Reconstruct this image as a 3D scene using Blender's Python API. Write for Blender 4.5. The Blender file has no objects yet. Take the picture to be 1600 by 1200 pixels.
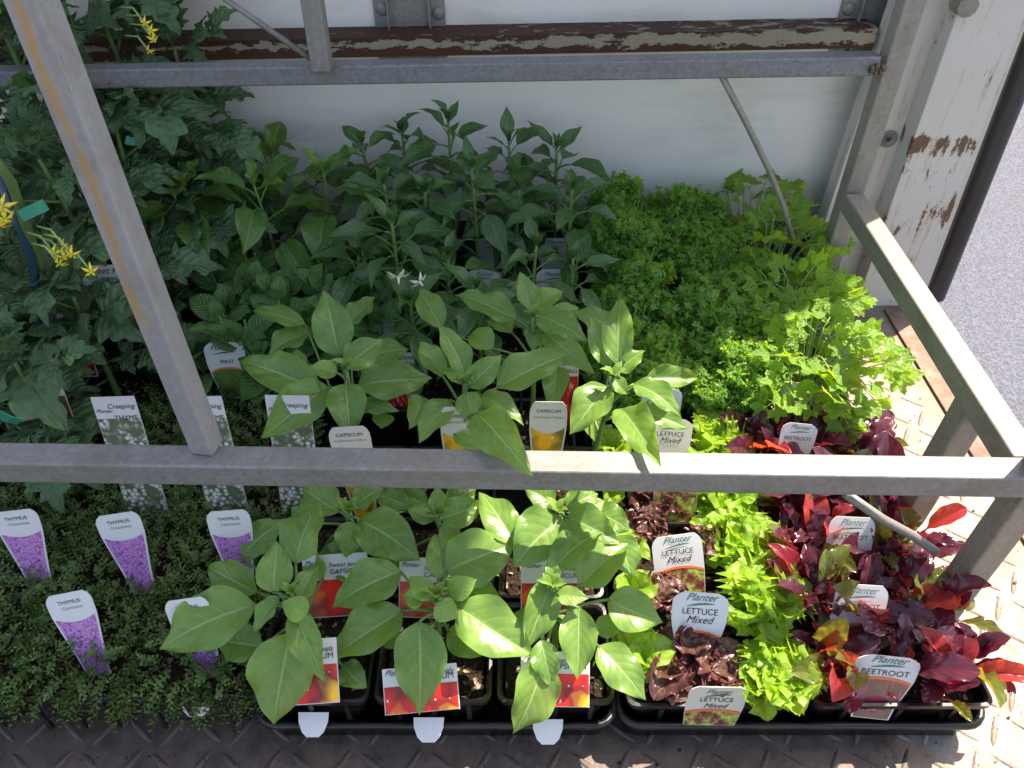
import bpy, bmesh, math, random
import numpy as np
from mathutils import Vector, Matrix
R = math.radians
rng = random.Random(7)

# ------------------------------------------------------------ camera, sky, sun, exposure
scene = bpy.context.scene
C = scene.collection
PITCH, CAMZ, FPX = 42.0, 0.70, 1200.0
cam = bpy.data.cameras.new('camera'); cam.lens = 27.0; cam.sensor_width = 36.0
cam.clip_start = 0.02; cam.clip_end = 500
camo = bpy.data.objects.new('camera', cam); C.objects.link(camo)
camo.location = (0, 0, CAMZ); camo.rotation_euler = (R(90 - PITCH), 0, 0)
scene.camera = camo
SUN_EL, SUN_AZ = 60.0, 51.0                      # azimuth clockwise from +Y
world = bpy.data.worlds.new('World'); scene.world = world; world.use_nodes = True
wn = world.node_tree.nodes; wl = world.node_tree.links
bgn = wn['Background']; bgn.inputs[1].default_value = 0.15
sky = wn.new('ShaderNodeTexSky'); sky.sky_type = 'NISHITA'; sky.sun_disc = False
sky.sun_elevation = R(SUN_EL); sky.sun_rotation = R(SUN_AZ); sky.air_density = 1.0; sky.dust_density = 1.5
wl.new(sky.outputs[0], bgn.inputs[0])
sd = Vector((math.sin(R(SUN_AZ)) * math.cos(R(SUN_EL)), math.cos(R(SUN_AZ)) * math.cos(R(SUN_EL)), math.sin(R(SUN_EL))))
sun = bpy.data.lights.new('sun', 'SUN'); sun.energy = 4.8; sun.angle = R(0.53); sun.color = (1, 0.965, 0.90)
suno = bpy.data.objects.new('sun', sun); C.objects.link(suno)
suno.location = sd * 6; suno.rotation_euler = sd.to_track_quat('Z', 'Y').to_euler()
scene.view_settings.view_transform = 'Standard'; scene.view_settings.look = 'None'
scene.view_settings.exposure = 1.45; scene.view_settings.gamma = 1.0
scene.view_settings.use_curve_mapping = False
scene.view_settings.use_white_balance = True; scene.view_settings.white_balance_temperature = 7900; scene.view_settings.white_balance_tint = 16

_th = R(PITCH)
FW = Vector((0, math.cos(_th), -math.sin(_th))); UP = Vector((0, math.sin(_th), math.cos(_th)))
CAMP = Vector((0, 0, CAMZ))
def P(px, py, z=None, y=None):
    """a point of the place, read off the survey photograph at a known height or distance"""
    d = FW + Vector((1, 0, 0)) * ((px - 800) / FPX) - UP * ((py - 600) / FPX)
    t = (z - CAMZ) / d.z if z is not None else y / d.y
    return CAMP + d * t

# ------------------------------------------------------------ helpers
def setp(o, label=None, cat=None, group=None, kind=None):
    if label: o['label'] = label
    if cat: o['category'] = cat
    if group: o['group'] = group
    if kind: o['kind'] = kind
    return o
def thing(name, label, cat, loc=(0, 0, 0), group=None):
    o = bpy.data.objects.new(name, None); C.objects.link(o)
    o.location = loc; o.empty_display_size = 0.02
    return setp(o, label, cat, group)
def mesh(name, V, F, mat=None, uv=None, smooth=True, mids=None):
    me = bpy.data.meshes.new(name)
    me.from_pydata([tuple(v) for v in V], [], F)
    if mat is not None:
        for m in (mat if isinstance(mat, (list, tuple)) else [mat]): me.materials.append(m)
    if mids: me.polygons.foreach_set('material_index', mids)
    if uv is not None:
        l = me.uv_layers.new(name='UVMap')
        idx = np.empty(len(me.loops), dtype=np.int32); me.loops.foreach_get('vertex_index', idx)
        l.data.foreach_set('uv', np.asarray(uv, dtype=np.float32)[idx].ravel())
    me.polygons.foreach_set('use_smooth', [smooth] * len(me.polygons))
    me.update(); return me
def link(name, me, parent=None, M=None):
    o = bpy.data.objects.new(name, me); C.objects.link(o)
    if parent is not None: o.parent = parent
    if M is not None: o.matrix_basis = M
    return o
class MB:
    def __init__(s): s.V = []; s.F = []; s.U = []; s.I = []
    def add(s, V, F, U=None, mi=0):
        b = len(s.V); s.V += [tuple(v) for v in V]; s.F += [tuple(i + b for i in f) for f in F]
        s.U += (list(U) if U is not None else [(0.5, 0.5)] * len(V)); s.I += [mi] * len(F)
    def box(s, a, b, mi=0):
        (x0, y0, z0), (x1, y1, z1) = a, b
        V = [(x0,y0,z0),(x1,y0,z0),(x1,y1,z0),(x0,y1,z0),(x0,y0,z1),(x1,y0,z1),(x1,y1,z1),(x0,y1,z1)]
        s.add(V, [(0,3,2,1),(4,5,6,7),(0,1,5,4),(1,2,6,5),(2,3,7,6),(3,0,4,7)], None, mi)
    def tube(s, pts, r0, r1=None, n=6, mi=0, cap=True):
        if r1 is None: r1 = r0
        pts = [Vector(p) for p in pts]; V = []; F = []; m = len(pts)
        for k, p in enumerate(pts):
            t = (pts[min(k + 1, m - 1)] - pts[max(k - 1, 0)])
            if t.length < 1e-9: t = Vector((0, 0, 1))
            t.normalize(); a = t.orthogonal().normalized() if k == 0 else (a - t * a.dot(t)).normalized()
            b = t.cross(a); r = r0 + (r1 - r0) * k / (m - 1)
            for i in range(n):
                q = 2 * math.pi * i / n; V.append(p + (a * math.cos(q) + b * math.sin(q)) * r)
        for k in range(m - 1):
            for i in range(n):
                j = (i + 1) % n; F.append((k*n+i, k*n+j, (k+1)*n+j, (k+1)*n+i))
        if cap: F.append(tuple(range(n))[::-1]); F.append(tuple((m-1)*n + i for i in range(n)))
        s.add(V, F, None, mi)
    def mesh(s, name, mat, smooth=True): return mesh(name, s.V, s.F, mat, s.U, smooth, s.I)
def part(name, mb, mat, parent, smooth=True, M=None): return link(name, mb.mesh(name, mat, smooth), parent, M)
def bevel(me, w, seg=2):
    bm = bmesh.new(); bm.from_mesh(me)
    bmesh.ops.bevel(bm, geom=bm.edges[:] , offset=w, segments=seg, affect='EDGES', profile=0.5, clamp_overlap=True)
    bm.to_mesh(me); bm.free()
    me.polygons.foreach_set('use_smooth', [False] * len(me.polygons)); me.update(); return me

# ------------------------------------------------------------ materials
class NT:
    def __init__(s, name):
        s.m = bpy.data.materials.new(name); s.m.use_nodes = True
        s.n = s.m.node_tree.nodes; s.l = s.m.node_tree.links; s.b = s.n['Principled BSDF']; s.out = s.n['Material Output']
        s.tc = s.n.new('ShaderNodeTexCoord')
    def sock(s, v, i):
        if v is None: return
        if hasattr(v, 'is_output'): s.l.new(v, i)
        else:
            if i.type == 'RGBA' and len(v) == 3: v = (*v, 1)
            i.default_value = v
    def math(s, op, a, b=None, c=None, clamp=False):
        n = s.n.new('ShaderNodeMath'); n.operation = op; n.use_clamp = clamp
        s.sock(a, n.inputs[0]); s.sock(b, n.inputs[1]); s.sock(c, n.inputs[2]); return n.outputs[0]
    def mix(s, f, a, b, mode='MIX'):
        n = s.n.new('ShaderNodeMixRGB'); n.blend_type = mode
        s.sock(f, n.inputs[0]); s.sock(a, n.inputs[1]); s.sock(b, n.inputs[2]); return n.outputs[0]
    def noise(s, sc, det=4, rough=0.6, co='Object', dist=0, vec=None):
        n = s.n.new('ShaderNodeTexNoise'); n.inputs['Scale'].default_value = sc; n.inputs['Detail'].default_value = det
        n.inputs['Roughness'].default_value = rough; n.inputs['Distortion'].default_value = dist
        s.l.new(vec if vec is not None else s.tc.outputs[co], n.inputs['Vector']); return n.outputs['Fac']
    def vor(s, sc, co='Object', feat='F1', out='Distance', vec=None):
        n = s.n.new('ShaderNodeTexVoronoi'); n.feature = feat; n.inputs['Scale'].default_value = sc
        s.l.new(vec if vec is not None else s.tc.outputs[co], n.inputs['Vector']); return n.outputs[out]
    def mapv(s, co='Object', sc=(1, 1, 1), loc=(0, 0, 0), rot=(0, 0, 0)):
        n = s.n.new('ShaderNodeMapping'); n.inputs['Scale'].default_value = sc; n.inputs['Location'].default_value = loc
        n.inputs['Rotation'].default_value = rot; s.l.new(s.tc.outputs[co], n.inputs[0]); return n.outputs[0]
    def ramp(s, f, stops, interp='LINEAR'):
        n = s.n.new('ShaderNodeValToRGB'); n.color_ramp.interpolation = interp; e = n.color_ramp.elements
        while len(e) < len(stops): e.new(0.5)
        for k, (p, c) in enumerate(stops):
            e[k].position = p; c = (c, c, c) if isinstance(c, (int, float)) else c; e[k].color = (*c[:3], 1)
        s.sock(f, n.inputs[0]); return n.outputs[0]
    def sep(s, co):
        n = s.n.new('ShaderNodeSeparateXYZ'); s.l.new(s.tc.outputs[co] if isinstance(co, str) else co, n.inputs[0]); return n.outputs
    def bump(s, h, st=0.3, d=0.001):
        n = s.n.new('ShaderNodeBump'); n.inputs['Strength'].default_value = st; n.inputs['Distance'].default_value = d
        s.sock(h, n.inputs['Height']); s.l.new(n.outputs[0], s.b.inputs['Normal']); return n.outputs[0]
    def rand(s):
        n = s.n.new('ShaderNodeObjectInfo'); return n.outputs['Random']
    def set(s, col=None, rough=None, metal=None, spec=None):
        if col is not None: s.sock(col, s.b.inputs['Base Color'])
        if rough is not None: s.sock(rough, s.b.inputs['Roughness'])
        if metal is not None: s.sock(metal, s.b.inputs['Metallic'])
        if spec is not None: s.sock(spec, s.b.inputs['Specular IOR Level'])
        return s
    def translucent(s, col, fac, nrm=None):
        t = s.n.new('ShaderNodeBsdfTranslucent'); s.sock(col, t.inputs[0])
        if nrm is not None: s.l.new(nrm, t.inputs['Normal'])
        m = s.n.new('ShaderNodeMixShader'); s.sock(fac, m.inputs[0])
        s.l.new(s.b.outputs[0], m.inputs[1]); s.l.new(t.outputs[0], m.inputs[2]); s.l.new(m.outputs[0], s.out.inputs[0])

def flat(name, col, rough=0.5, metal=0.0, spec=0.5, nz=0.0, nsc=40):
    t = NT(name)
    if nz:
        f = t.noise(nsc); c = t.mix(f, [x * (1 - nz) for x in col], [min(1, x * (1 + nz)) for x in col])
        t.set(c, rough, metal, spec)
    else: t.set(col, rough, metal, spec)
    return t.m

def leaf_mat(name, c0, c1, vein, trans, tf=0.3, rough=0.4, nv=6.0, slope=2.2, vw=0.06, bump=0.5, spec=0.5, quilt=1.0, edge=None, vstr=0.75):
    t = NT(name); uv = t.sep('UV'); rd = t.rand()
    a = t.math('MULTIPLY', t.math('ABSOLUTE', t.math('SUBTRACT', uv[0], 0.5)), 2.0)
    # side veins sweep towards the tip, offset left and right
    side = t.math('MULTIPLY', t.math('GREATER_THAN', uv[0], 0.5), 0.35)
    curve = t.math('MULTIPLY', t.math('POWER', a, 1.3), slope)
    s = t.math('ADD', t.math('SUBTRACT', t.math('MULTIPLY', uv[1], nv), curve), side)
    fr = t.math('SUBTRACT', 0.5, t.math('ABSOLUTE', t.math('SUBTRACT', t.math('FRACT', s), 0.5)))          # 0 at vein, .5 between
    sv = t.math('SUBTRACT', 1.0, t.math('DIVIDE', fr, vw), clamp=True)
    sv = t.math('MULTIPLY', sv, t.math('SUBTRACT', 1.05, a, clamp=True))
    mr = t.math('SUBTRACT', 1.0, t.math('DIVIDE', t.math('SUBTRACT', a, 0.012), 0.045), clamp=True)
    v = t.math('MAXIMUM', t.math('MULTIPLY', sv, 0.75), mr)
    n1 = t.noise(5.0, 4, 0.6, 'UV'); 
    base = t.mix(rd, c0, c1)
    base = t.mix(t.math('MULTIPLY', t.ramp(n1, [(0.35, 0.0), (0.7, 1.0)]), 0.35), base, [min(1, x * 1.5) for x in c1])
    if edge is not None:
        base = t.mix(t.math('MULTIPLY', t.ramp(a, [(0.75, 0.0), (1.0, 1.0)]), 0.7), base, edge)
    base = t.mix(t.math('MULTIPLY', v, vstr), base, vein)
    t.set(base, rough, 0.0, spec)
    rg = t.math('MULTIPLY_ADD', n1, 0.25, rough - 0.12); t.l.new(rg, t.b.inputs['Roughness'])
    fine = t.math('ADD', t.noise(45, 2, 0.5, 'UV'), t.math('MULTIPLY', t.noise(13, 2, 0.5, 'UV'), 3.0))
    h = t.math('ADD', t.math('MULTIPLY', fr, quilt), t.math('MULTIPLY', fine, 0.15))
    h = t.math('SUBTRACT', h, t.math('MULTIPLY', mr, 0.5))
    bn = t.bump(h, bump, 0.003)
    tc = t.mix(t.math('MULTIPLY', v, 0.5), trans, vein)
    t.translucent(tc, tf, bn)
    return t.m

M = {}
M['cap_leaf']  = leaf_mat('capsicum_leaf', (0.088, 0.20, 0.04), (0.135, 0.255, 0.05), (0.30, 0.43, 0.16), (0.42, 0.66, 0.05), 0.3, 0.30, 6, 2.2, bump=0.13, vstr=1.0, vw=0.06)
M['cap_young'] = leaf_mat('capsicum_young_leaf', (0.14, 0.28, 0.05), (0.17, 0.31, 0.06), (0.28, 0.42, 0.13), (0.40, 0.60, 0.06), 0.32, 0.38, 7, 2.2, quilt=0.8, bump=0.16, vstr=0.6, vw=0.05)
M['chi_leaf']  = leaf_mat('chilli_leaf', (0.036, 0.098, 0.028), (0.06, 0.14, 0.04), (0.15, 0.25, 0.11), (0.2, 0.40, 0.06), 0.24, 0.26, 7, 2.6, vstr=0.8, bump=0.2)
M['cap_dark'] = leaf_mat('dark_capsicum_leaf', (0.05, 0.135, 0.028), (0.085, 0.185, 0.038), (0.2, 0.31, 0.10), (0.3, 0.5, 0.05), 0.28, 0.28, 6, 2.2, bump=0.13, vstr=0.9, vw=0.06)
M['mint_leaf'] = leaf_mat('mint_leaf', (0.07, 0.185, 0.05), (0.10, 0.225, 0.065), (0.12, 0.24, 0.08), (0.25, 0.48, 0.08), 0.25, 0.5, 9, 2.8, quilt=1.6, bump=0.6)
M['tom_leaf']  = leaf_mat('tomato_leaf', (0.065, 0.14, 0.062), (0.095, 0.18, 0.08), (0.15, 0.25, 0.12), (0.2, 0.38, 0.09), 0.25, 0.55, 6, 2.4, quilt=1.6, bump=0.6)
M['pars_leaf'] = leaf_mat('flat_parsley_leaf', (0.09, 0.23, 0.025), (0.17, 0.33, 0.04), (0.26, 0.42, 0.09), (0.58, 0.85, 0.04), 0.45, 0.42, 3, 1.0, vw=0.05, vstr=0.4)
M['let_green'] = leaf_mat('green_lettuce_leaf', (0.15, 0.31, 0.03), (0.25, 0.42, 0.05), (0.42, 0.58, 0.16), (0.65, 0.9, 0.05), 0.45, 0.36, 4, 1.5, quilt=1.8)
M['let_red']   = leaf_mat('red_lettuce_leaf', (0.055, 0.024, 0.020), (0.11, 0.055, 0.04), (0.18, 0.12, 0.07), (0.35, 0.08, 0.07), 0.2, 0.3, 4, 1.5, quilt=1.8, edge=(0.13, 0.03, 0.05))
M['beet_dark'] = leaf_mat('beetroot_dark_leaf', (0.030, 0.012, 0.022), (0.08, 0.02, 0.034), (0.14, 0.012, 0.03), (0.55, 0.02, 0.06), 0.16, 0.17, 5, 2.0, quilt=0.8, bump=0.2, vstr=0.6)
M['beet_green'] = leaf_mat('beetroot_green_leaf', (0.05, 0.085, 0.02), (0.08, 0.13, 0.03), (0.22, 0.02, 0.04), (0.55, 0.42, 0.04), 0.3, 0.2, 5, 2.0, edge=(0.08, 0.02, 0.02), bump=0.2)
M['beet_red']  = leaf_mat('beetroot_red_leaf', (0.18, 0.012, 0.035), (0.34, 0.05, 0.05), (0.5, 0.03, 0.10), (1.0, 0.13, 0.05), 0.45, 0.22, 5, 2.0, bump=0.2)
def simple_leaf(name, c0, c1, tr, tf, rough=0.5, nsc=60):
    t = NT(name); rd = t.rand(); n = t.noise(nsc, 3, 0.6, 'Object')
    c = t.mix(t.ramp(n, [(0.3, 0.0), (0.7, 1.0)]), c0, c1)
    c = t.mix(t.math('MULTIPLY', rd, 0.35), c, [x * 0.6 for x in c0])
    t.set(c, rough, 0, 0.4); t.translucent(tr, tf); return t.m
M['curly'] = simple_leaf('curly_parsley_leaf', (0.09, 0.24, 0.05), (0.19, 0.37, 0.08), (0.5, 0.8, 0.05), 0.42)
M['thyme'] = simple_leaf('thyme_leaf', (0.065, 0.13, 0.038), (0.14, 0.225, 0.06), (0.2, 0.34, 0.07), 0.25, 0.5, 45)
M['stem'] = flat('green_stem', (0.10, 0.19, 0.05), 0.5, 0, 0.4, 0.3)
M['tom_stem'] = flat('tomato_stem', (0.09, 0.15, 0.045), 0.6, 0, 0.3, 0.3)
M['red_stem'] = flat('beetroot_stem', (0.35, 0.015, 0.05), 0.35, 0, 0.5, 0.3)
M['pale_stem'] = flat('pale_stem', (0.22, 0.34, 0.10), 0.4, 0, 0.5, 0.2)
M['brown_stem'] = flat('woody_stem', (0.06, 0.045, 0.025), 0.7, 0, 0.2, 0.3)
M['yellow'] = flat('yellow_petal', (0.75, 0.62, 0.05), 0.5, 0, 0.3, 0.1)
M['white_petal'] = flat('white_petal', (0.75, 0.76, 0.6), 0.5, 0, 0.3, 0.05)
def plastic():
    t = NT('black_pot_plastic'); n = t.noise(25, 5, 0.7); d = t.ramp(n, [(0.45, (0.006, 0.006, 0.007)), (0.8, (0.035, 0.03, 0.026))])
    t.set(d, t.ramp(n, [(0.3, 0.22), (0.8, 0.5)]), 0, 0.5); return t.m
M['plastic'] = plastic()
def soil():
    t = NT('potting_soil'); v = t.vor(260, out='Color'); n = t.noise(90, 5, 0.7)
    c = t.mix(n, (0.006, 0.004, 0.003), (0.04, 0.026, 0.016))
    s = t.sep(v); c = t.mix(t.math('GREATER_THAN', s[0], 0.93), c, (0.3, 0.24, 0.17))
    t.set(c, 0.9, 0, 0.2); t.bump(t.math('ADD', n, t.vor(260)), 1.0, 0.003); return t.m
M['soil'] = soil()
M['soil_chip'] = flat('bark_chip', (0.07, 0.045, 0.028), 0.9, 0, 0.2, 0.6, 80)
M['perlite'] = flat('perlite', (0.55, 0.5, 0.42), 0.9, 0, 0.2, 0.2, 80)
def galv(name, orange=False, tint=(0.90, 0.875, 0.83)):
    t = NT(name)
    st = t.noise(1.0, 6, 0.7, vec=t.mapv('Object', (160, 160, 6))); sp = t.vor(260, out='Color'); sps = t.sep(sp)
    n = t.noise(14, 6, 0.65); big = t.noise(4, 4, 0.6)
    c = t.mix(st, [0.19 * k for k in tint], [0.31 * k for k in tint])
    c = t.mix(t.math('MULTIPLY', sps[0], 0.22), c, (0.40, 0.41, 0.44))
    c = t.mix(t.math('MULTIPLY', t.ramp(n, [(0.5, 0.0), (0.66, 1.0)]), 0.55), c, (0.15, 0.135, 0.105))
    c = t.mix(t.math('MULTIPLY', t.ramp(big, [(0.55, 0.0), (0.75, 1.0)]), 0.5), c, (0.21, 0.185, 0.11))
    sc = t.noise(1.0, 3, 0.8, vec=t.mapv('Object', (500, 500, 30)))
    c = t.mix(t.math('MULTIPLY', t.ramp(sc, [(0.64, 0.0), (0.7, 1.0)]), 0.5), c, (0.08, 0.075, 0.07))
    if orange:
        o = t.sep('Object'); w = t.noise(9, 4, 0.6)
        off = t.math('MULTIPLY_ADD', w, 0.030, -0.0165)
        dd = t.math('ABSOLUTE', t.math('SUBTRACT', o[0], off))
        mk = t.math('SUBTRACT', 1.0, t.math('DIVIDE', dd, 0.0055), clamp=True)
        mk = t.math('MULTIPLY', mk, t.ramp(t.noise(1.0, 5, 0.7, vec=t.mapv('Object', (60, 60, 22), (3, 1, 2))), [(0.38, 0.0), (0.52, 1.0)]))
        fr = t.math('LESS_THAN', o[1], -0.0088)
        mk = t.math('MULTIPLY', t.math('MULTIPLY', mk, fr), t.math('GREATER_THAN', o[2], 0.13))
        c = t.mix(t.math('MULTIPLY', mk, 0.85), c, (0.42, 0.24, 0.06))
    t.set(c, t.ramp(n, [(0.2, 0.38), (0.8, 0.62)]), 0.25, 0.5)
    t.bump(t.math('ADD', st, t.math('MULTIPLY', n, 0.6)), 0.35, 0.0006); return t.m
M['galv'] = galv('galvanised_steel', tint=(0.80, 0.765, 0.69)); M['galv_orange'] = galv('galvanised_steel_orange_mark', True, (1.1, 1.09, 1.08))
M['galv_tan'] = galv('weathered_galvanised_steel', tint=(0.98, 0.90, 0.70)); M['galv_dark'] = galv('dull_galvanised_steel', tint=(0.6, 0.62, 0.66))
def rustbeam():
    t = NT('flaking_painted_steel'); n = t.noise(1.0, 8, 0.72, vec=t.mapv('Object', (30, 80, 80))); o = t.sep('Object')
    h = t.math('ABSOLUTE', t.math('SUBTRACT', o[2], 0.003))
    k = t.math('SUBTRACT', n, t.math('MULTIPLY', h, 22.0))
    k = t.math('ADD', k, t.math('MULTIPLY', o[0], 0.17))
    mk = t.ramp(k, [(0.425, 0.0), (0.45, 1.0)])
    f = t.noise(180, 4, 0.7)
    rust = t.mix(f, (0.035, 0.015, 0.010), (0.10, 0.045, 0.028)); paint = t.mix(f, (0.24, 0.205, 0.135), (0.36, 0.32, 0.23))
    t.set(t.mix(mk, rust, paint), 0.75, 0, 0.3); t.bump(t.math('ADD', mk, f), 0.6, 0.0008); return t.m
M['rustbeam'] = rustbeam()
def wallpaint():
    t = NT('white_panel_paint'); n = t.noise(3.0, 5, 0.6); s = t.noise(1.0, 5, 0.7, vec=t.mapv('Object', (2.2, 1, 9)))
    c = t.mix(t.ramp(n, [(0.35, 0.0), (0.7, 1.0)]), (0.74, 0.72, 0.69), (0.68, 0.65, 0.58))
    c = t.mix(t.math('MULTIPLY', t.ramp(s, [(0.52, 0.0), (0.68, 1.0)]), 0.55), c, (0.46, 0.43, 0.34))
    sc = t.noise(1.0, 3, 0.7, vec=t.mapv('Object', (14, 1, 60), rot=(0, 0.5, 0)))
    c = t.mix(t.math('MULTIPLY', t.ramp(sc, [(0.69, 0.0), (0.72, 1.0)]), 0.5), c, (0.3, 0.29, 0.27))
    t.set(c, t.ramp(n, [(0.3, 0.12), (0.7, 0.3)]), 0, 0.5); t.bump(n, 0.1, 0.002); return t.m
M['wall'] = wallpaint()
def rustwhite(name, thr=0.60, scl=1.0, bands=True):
    t = NT(name); n = t.noise(1.0, 8, 0.75, vec=t.mapv('Object', (45 * scl, 45 * scl, 16 * scl))); st = t.noise(1.0, 5, 0.7, vec=t.mapv('Object', (110, 110, 5)))
    big = t.noise(7, 3, 0.6)
    k = t.math('ADD', n, t.math('MULTIPLY', t.ramp(big, [(0.45, 0.0), (0.7, 1.0)]), 0.12))
    if bands:
        oz = t.sep('Object')[2]
        k = t.math('ADD', k, t.math('MULTIPLY', t.ramp(t.math('MULTIPLY', oz, 2.5), [(0.15, 0.05), (0.40, 0.06), (0.60, 0.07), (0.64, 0.2), (0.67, 0.19), (0.69, 0.0)]), 0.8))
    c = t.mix(big, (0.60, 0.585, 0.56), (0.52, 0.485, 0.41))
    c = t.mix(t.math('MULTIPLY', t.ramp(t.math('MULTIPLY_ADD', k, 0.5, t.math('MULTIPLY', st, 0.5)), [(0.54, 0.0), (0.66, 1.0)]), 0.8), c, (0.42, 0.24, 0.07))
    c = t.mix(t.ramp(k, [(thr, 0.0), (thr + 0.02, 1.0)]), c, t.mix(t.noise(200), (0.09, 0.045, 0.026), (0.19, 0.11, 0.065)))
    t.set(c, 0.5, 0, 0.4); t.bump(t.ramp(k, [(thr, 1.0), (thr + 0.02, 0.0)]), 0.5, 0.0008); return t.m
M['rustwhite'] = rustwhite('rusting_white_paint', 0.635); M['cleanwhite'] = rustwhite('scuffed_white_paint', 0.78, 1.0, False)
M['rubber'] = flat('black_rubber_seal', (0.035, 0.034, 0.036), 0.45, 0, 0.5, 0.3, 60)
def asphalt():
    t = NT('sunlit_asphalt'); v = t.vor(170, out='Color'); s = t.sep(v); n = t.noise(320, 3, 0.7)
    c = t.ramp(s[0], [(0.0, (0.04, 0.045, 0.06)), (0.5, (0.078, 0.088, 0.115)), (1.0, (0.135, 0.15, 0.19))])
    c = t.mix(0.4, c, t.mix(n, (0.045, 0.05, 0.064), (0.13, 0.145, 0.18)))
    t.set(c, 0.8, 0, 0.3); t.bump(t.vor(170), 0.8, 0.003); return t.m
M['asphalt'] = asphalt()
def treadmat(painted=False):
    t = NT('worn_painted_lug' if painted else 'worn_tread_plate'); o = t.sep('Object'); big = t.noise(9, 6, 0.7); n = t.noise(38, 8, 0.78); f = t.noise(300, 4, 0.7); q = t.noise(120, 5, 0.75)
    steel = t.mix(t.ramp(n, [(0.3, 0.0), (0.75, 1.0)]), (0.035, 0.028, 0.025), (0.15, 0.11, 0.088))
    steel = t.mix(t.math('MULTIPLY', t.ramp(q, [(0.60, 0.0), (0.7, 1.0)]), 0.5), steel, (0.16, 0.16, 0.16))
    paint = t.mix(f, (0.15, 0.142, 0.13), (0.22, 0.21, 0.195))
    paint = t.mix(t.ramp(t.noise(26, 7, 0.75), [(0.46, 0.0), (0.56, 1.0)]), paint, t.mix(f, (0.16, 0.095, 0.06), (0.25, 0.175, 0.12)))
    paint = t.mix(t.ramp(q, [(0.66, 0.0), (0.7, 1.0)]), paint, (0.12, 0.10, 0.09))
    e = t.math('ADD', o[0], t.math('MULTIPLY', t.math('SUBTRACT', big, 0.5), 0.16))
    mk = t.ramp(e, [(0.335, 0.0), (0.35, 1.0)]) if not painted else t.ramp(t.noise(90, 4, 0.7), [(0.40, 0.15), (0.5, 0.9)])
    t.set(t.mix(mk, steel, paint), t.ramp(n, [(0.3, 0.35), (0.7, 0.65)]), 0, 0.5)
    t.bump(t.math('ADD', n, t.math('MULTIPLY', f, 0.4)), 0.7, 0.0012); return t.m
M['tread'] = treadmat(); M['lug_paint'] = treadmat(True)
def edgestrip():
    t = NT('rusting_floor_edge'); n = t.noise(24, 8, 0.75); f = t.noise(170, 5, 0.75)
    c = t.ramp(n, [(0.38, (0.24, 0.19, 0.155)), (0.5, (0.18, 0.115, 0.085)), (0.62, (0.12, 0.065, 0.045)), (0.7, (0.10, 0.045, 0.03))])
    t.set(t.mix(t.math('MULTIPLY', f, 0.4), c, (0.28, 0.22, 0.17)), 0.8, 0, 0.3); t.bump(t.math('ADD', n, f), 0.7, 0.001); return t.m
M['edge'] = edgestrip()
M['dark_ledge'] = flat('dirty_dark_paint', (0.10, 0.095, 0.09), 0.7, 0, 0.3, 0.5, 20)
M['label_white'] = flat('white_label_plastic', (0.58, 0.59, 0.60), 0.35, 0, 0.5, 0.10, 45)
M['label_cream'] = flat('cream_label_plastic', (0.55, 0.535, 0.46), 0.4, 0, 0.5, 0.10, 45)
M['ink_black'] = flat('black_ink', (0.02, 0.02, 0.022), 0.5)
M['ink_grey'] = flat('grey_ink', (0.22, 0.22, 0.23), 0.5)
M['ink_green'] = flat('green_ink', (0.02, 0.16, 0.10), 0.5)
M['ink_orange'] = flat('orange_ink', (0.75, 0.16, 0.04), 0.5)
M['teal_tie'] = flat('green_plastic_tie', (0.02, 0.27, 0.17), 0.4)
M['blue_stake'] = flat('dark_blue_stake', (0.012, 0.05, 0.085), 0.4)
def photo(name, fn):
    t = NT(name); t.set(fn(t), 0.35, 0, 0.5); return t.m
def f_purple(t):
    v = t.vor(420); n = t.noise(25, 3, 0.6); g = t.noise(500, 3, 0.7)
    c = t.ramp(v, [(0.0, (0.6, 0.32, 0.66)), (0.5, (0.32, 0.12, 0.40)), (0.9, (0.06, 0.025, 0.08))])
    c = t.mix(t.ramp(g, [(0.45, 0.0), (0.65, 0.7)]), c, (0.5, 0.22, 0.55)); return t.mix(t.ramp(n, [(0.45, 0.0), (0.7, 0.45)]), c, (0.75, 0.3, 0.55))
def f_white(t):
    v = t.vor(210); n = t.noise(45, 3, 0.6); k = t.ramp(v, [(0.3, 1.0), (0.62, 0.0)])
    g = t.mix(t.noise(300), (0.03, 0.05, 0.02), (0.16, 0.2, 0.12)); k = t.math('MULTIPLY', k, t.ramp(n, [(0.38, 0.0), (0.52, 1.0)])); return t.mix(k, g, (0.62, 0.62, 0.6))
def f_pepper(hot=True):
    def f(t):
        v = t.n.new('ShaderNodeTexVoronoi'); v.inputs['Scale'].default_value = 48; nz = t.n.new('ShaderNodeTexNoise'); nz.inputs['Scale'].default_value = 38; t.l.new(t.tc.outputs['Object'], nz.inputs['Vector']); mp = t.mix(0.022, t.tc.outputs['Object'], nz.outputs['Color']); t.l.new(mp, v.inputs[0])
        s = t.sep(v.outputs['Color']); d = v.outputs['Distance']
        c = t.ramp(s[0], [(0.0, (0.75, 0.02, 0.01)), (0.4, (0.85, 0.12, 0.01)), (0.6, (0.9, 0.32, 0.01)), (0.8, (0.95, 0.5, 0.02))], 'CONSTANT') if hot else \
            t.ramp(s[0], [(0.0, (0.8, 0.38, 0.02)), (0.5, (0.85, 0.5, 0.05)), (0.8, (0.12, 0.2, 0.03))], 'CONSTANT')
        c = t.mix(t.ramp(d, [(0.35, 0.0), (0.75, 0.85)]), c, (0.12, 0.015, 0.01) if hot else (0.06, 0.08, 0.015))
        return t.mix(t.ramp(t.noise(95, 2), [(0.68, 0.0), (0.72, 0.75)]), c, (1, 0.9, 0.8))
    return f
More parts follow.
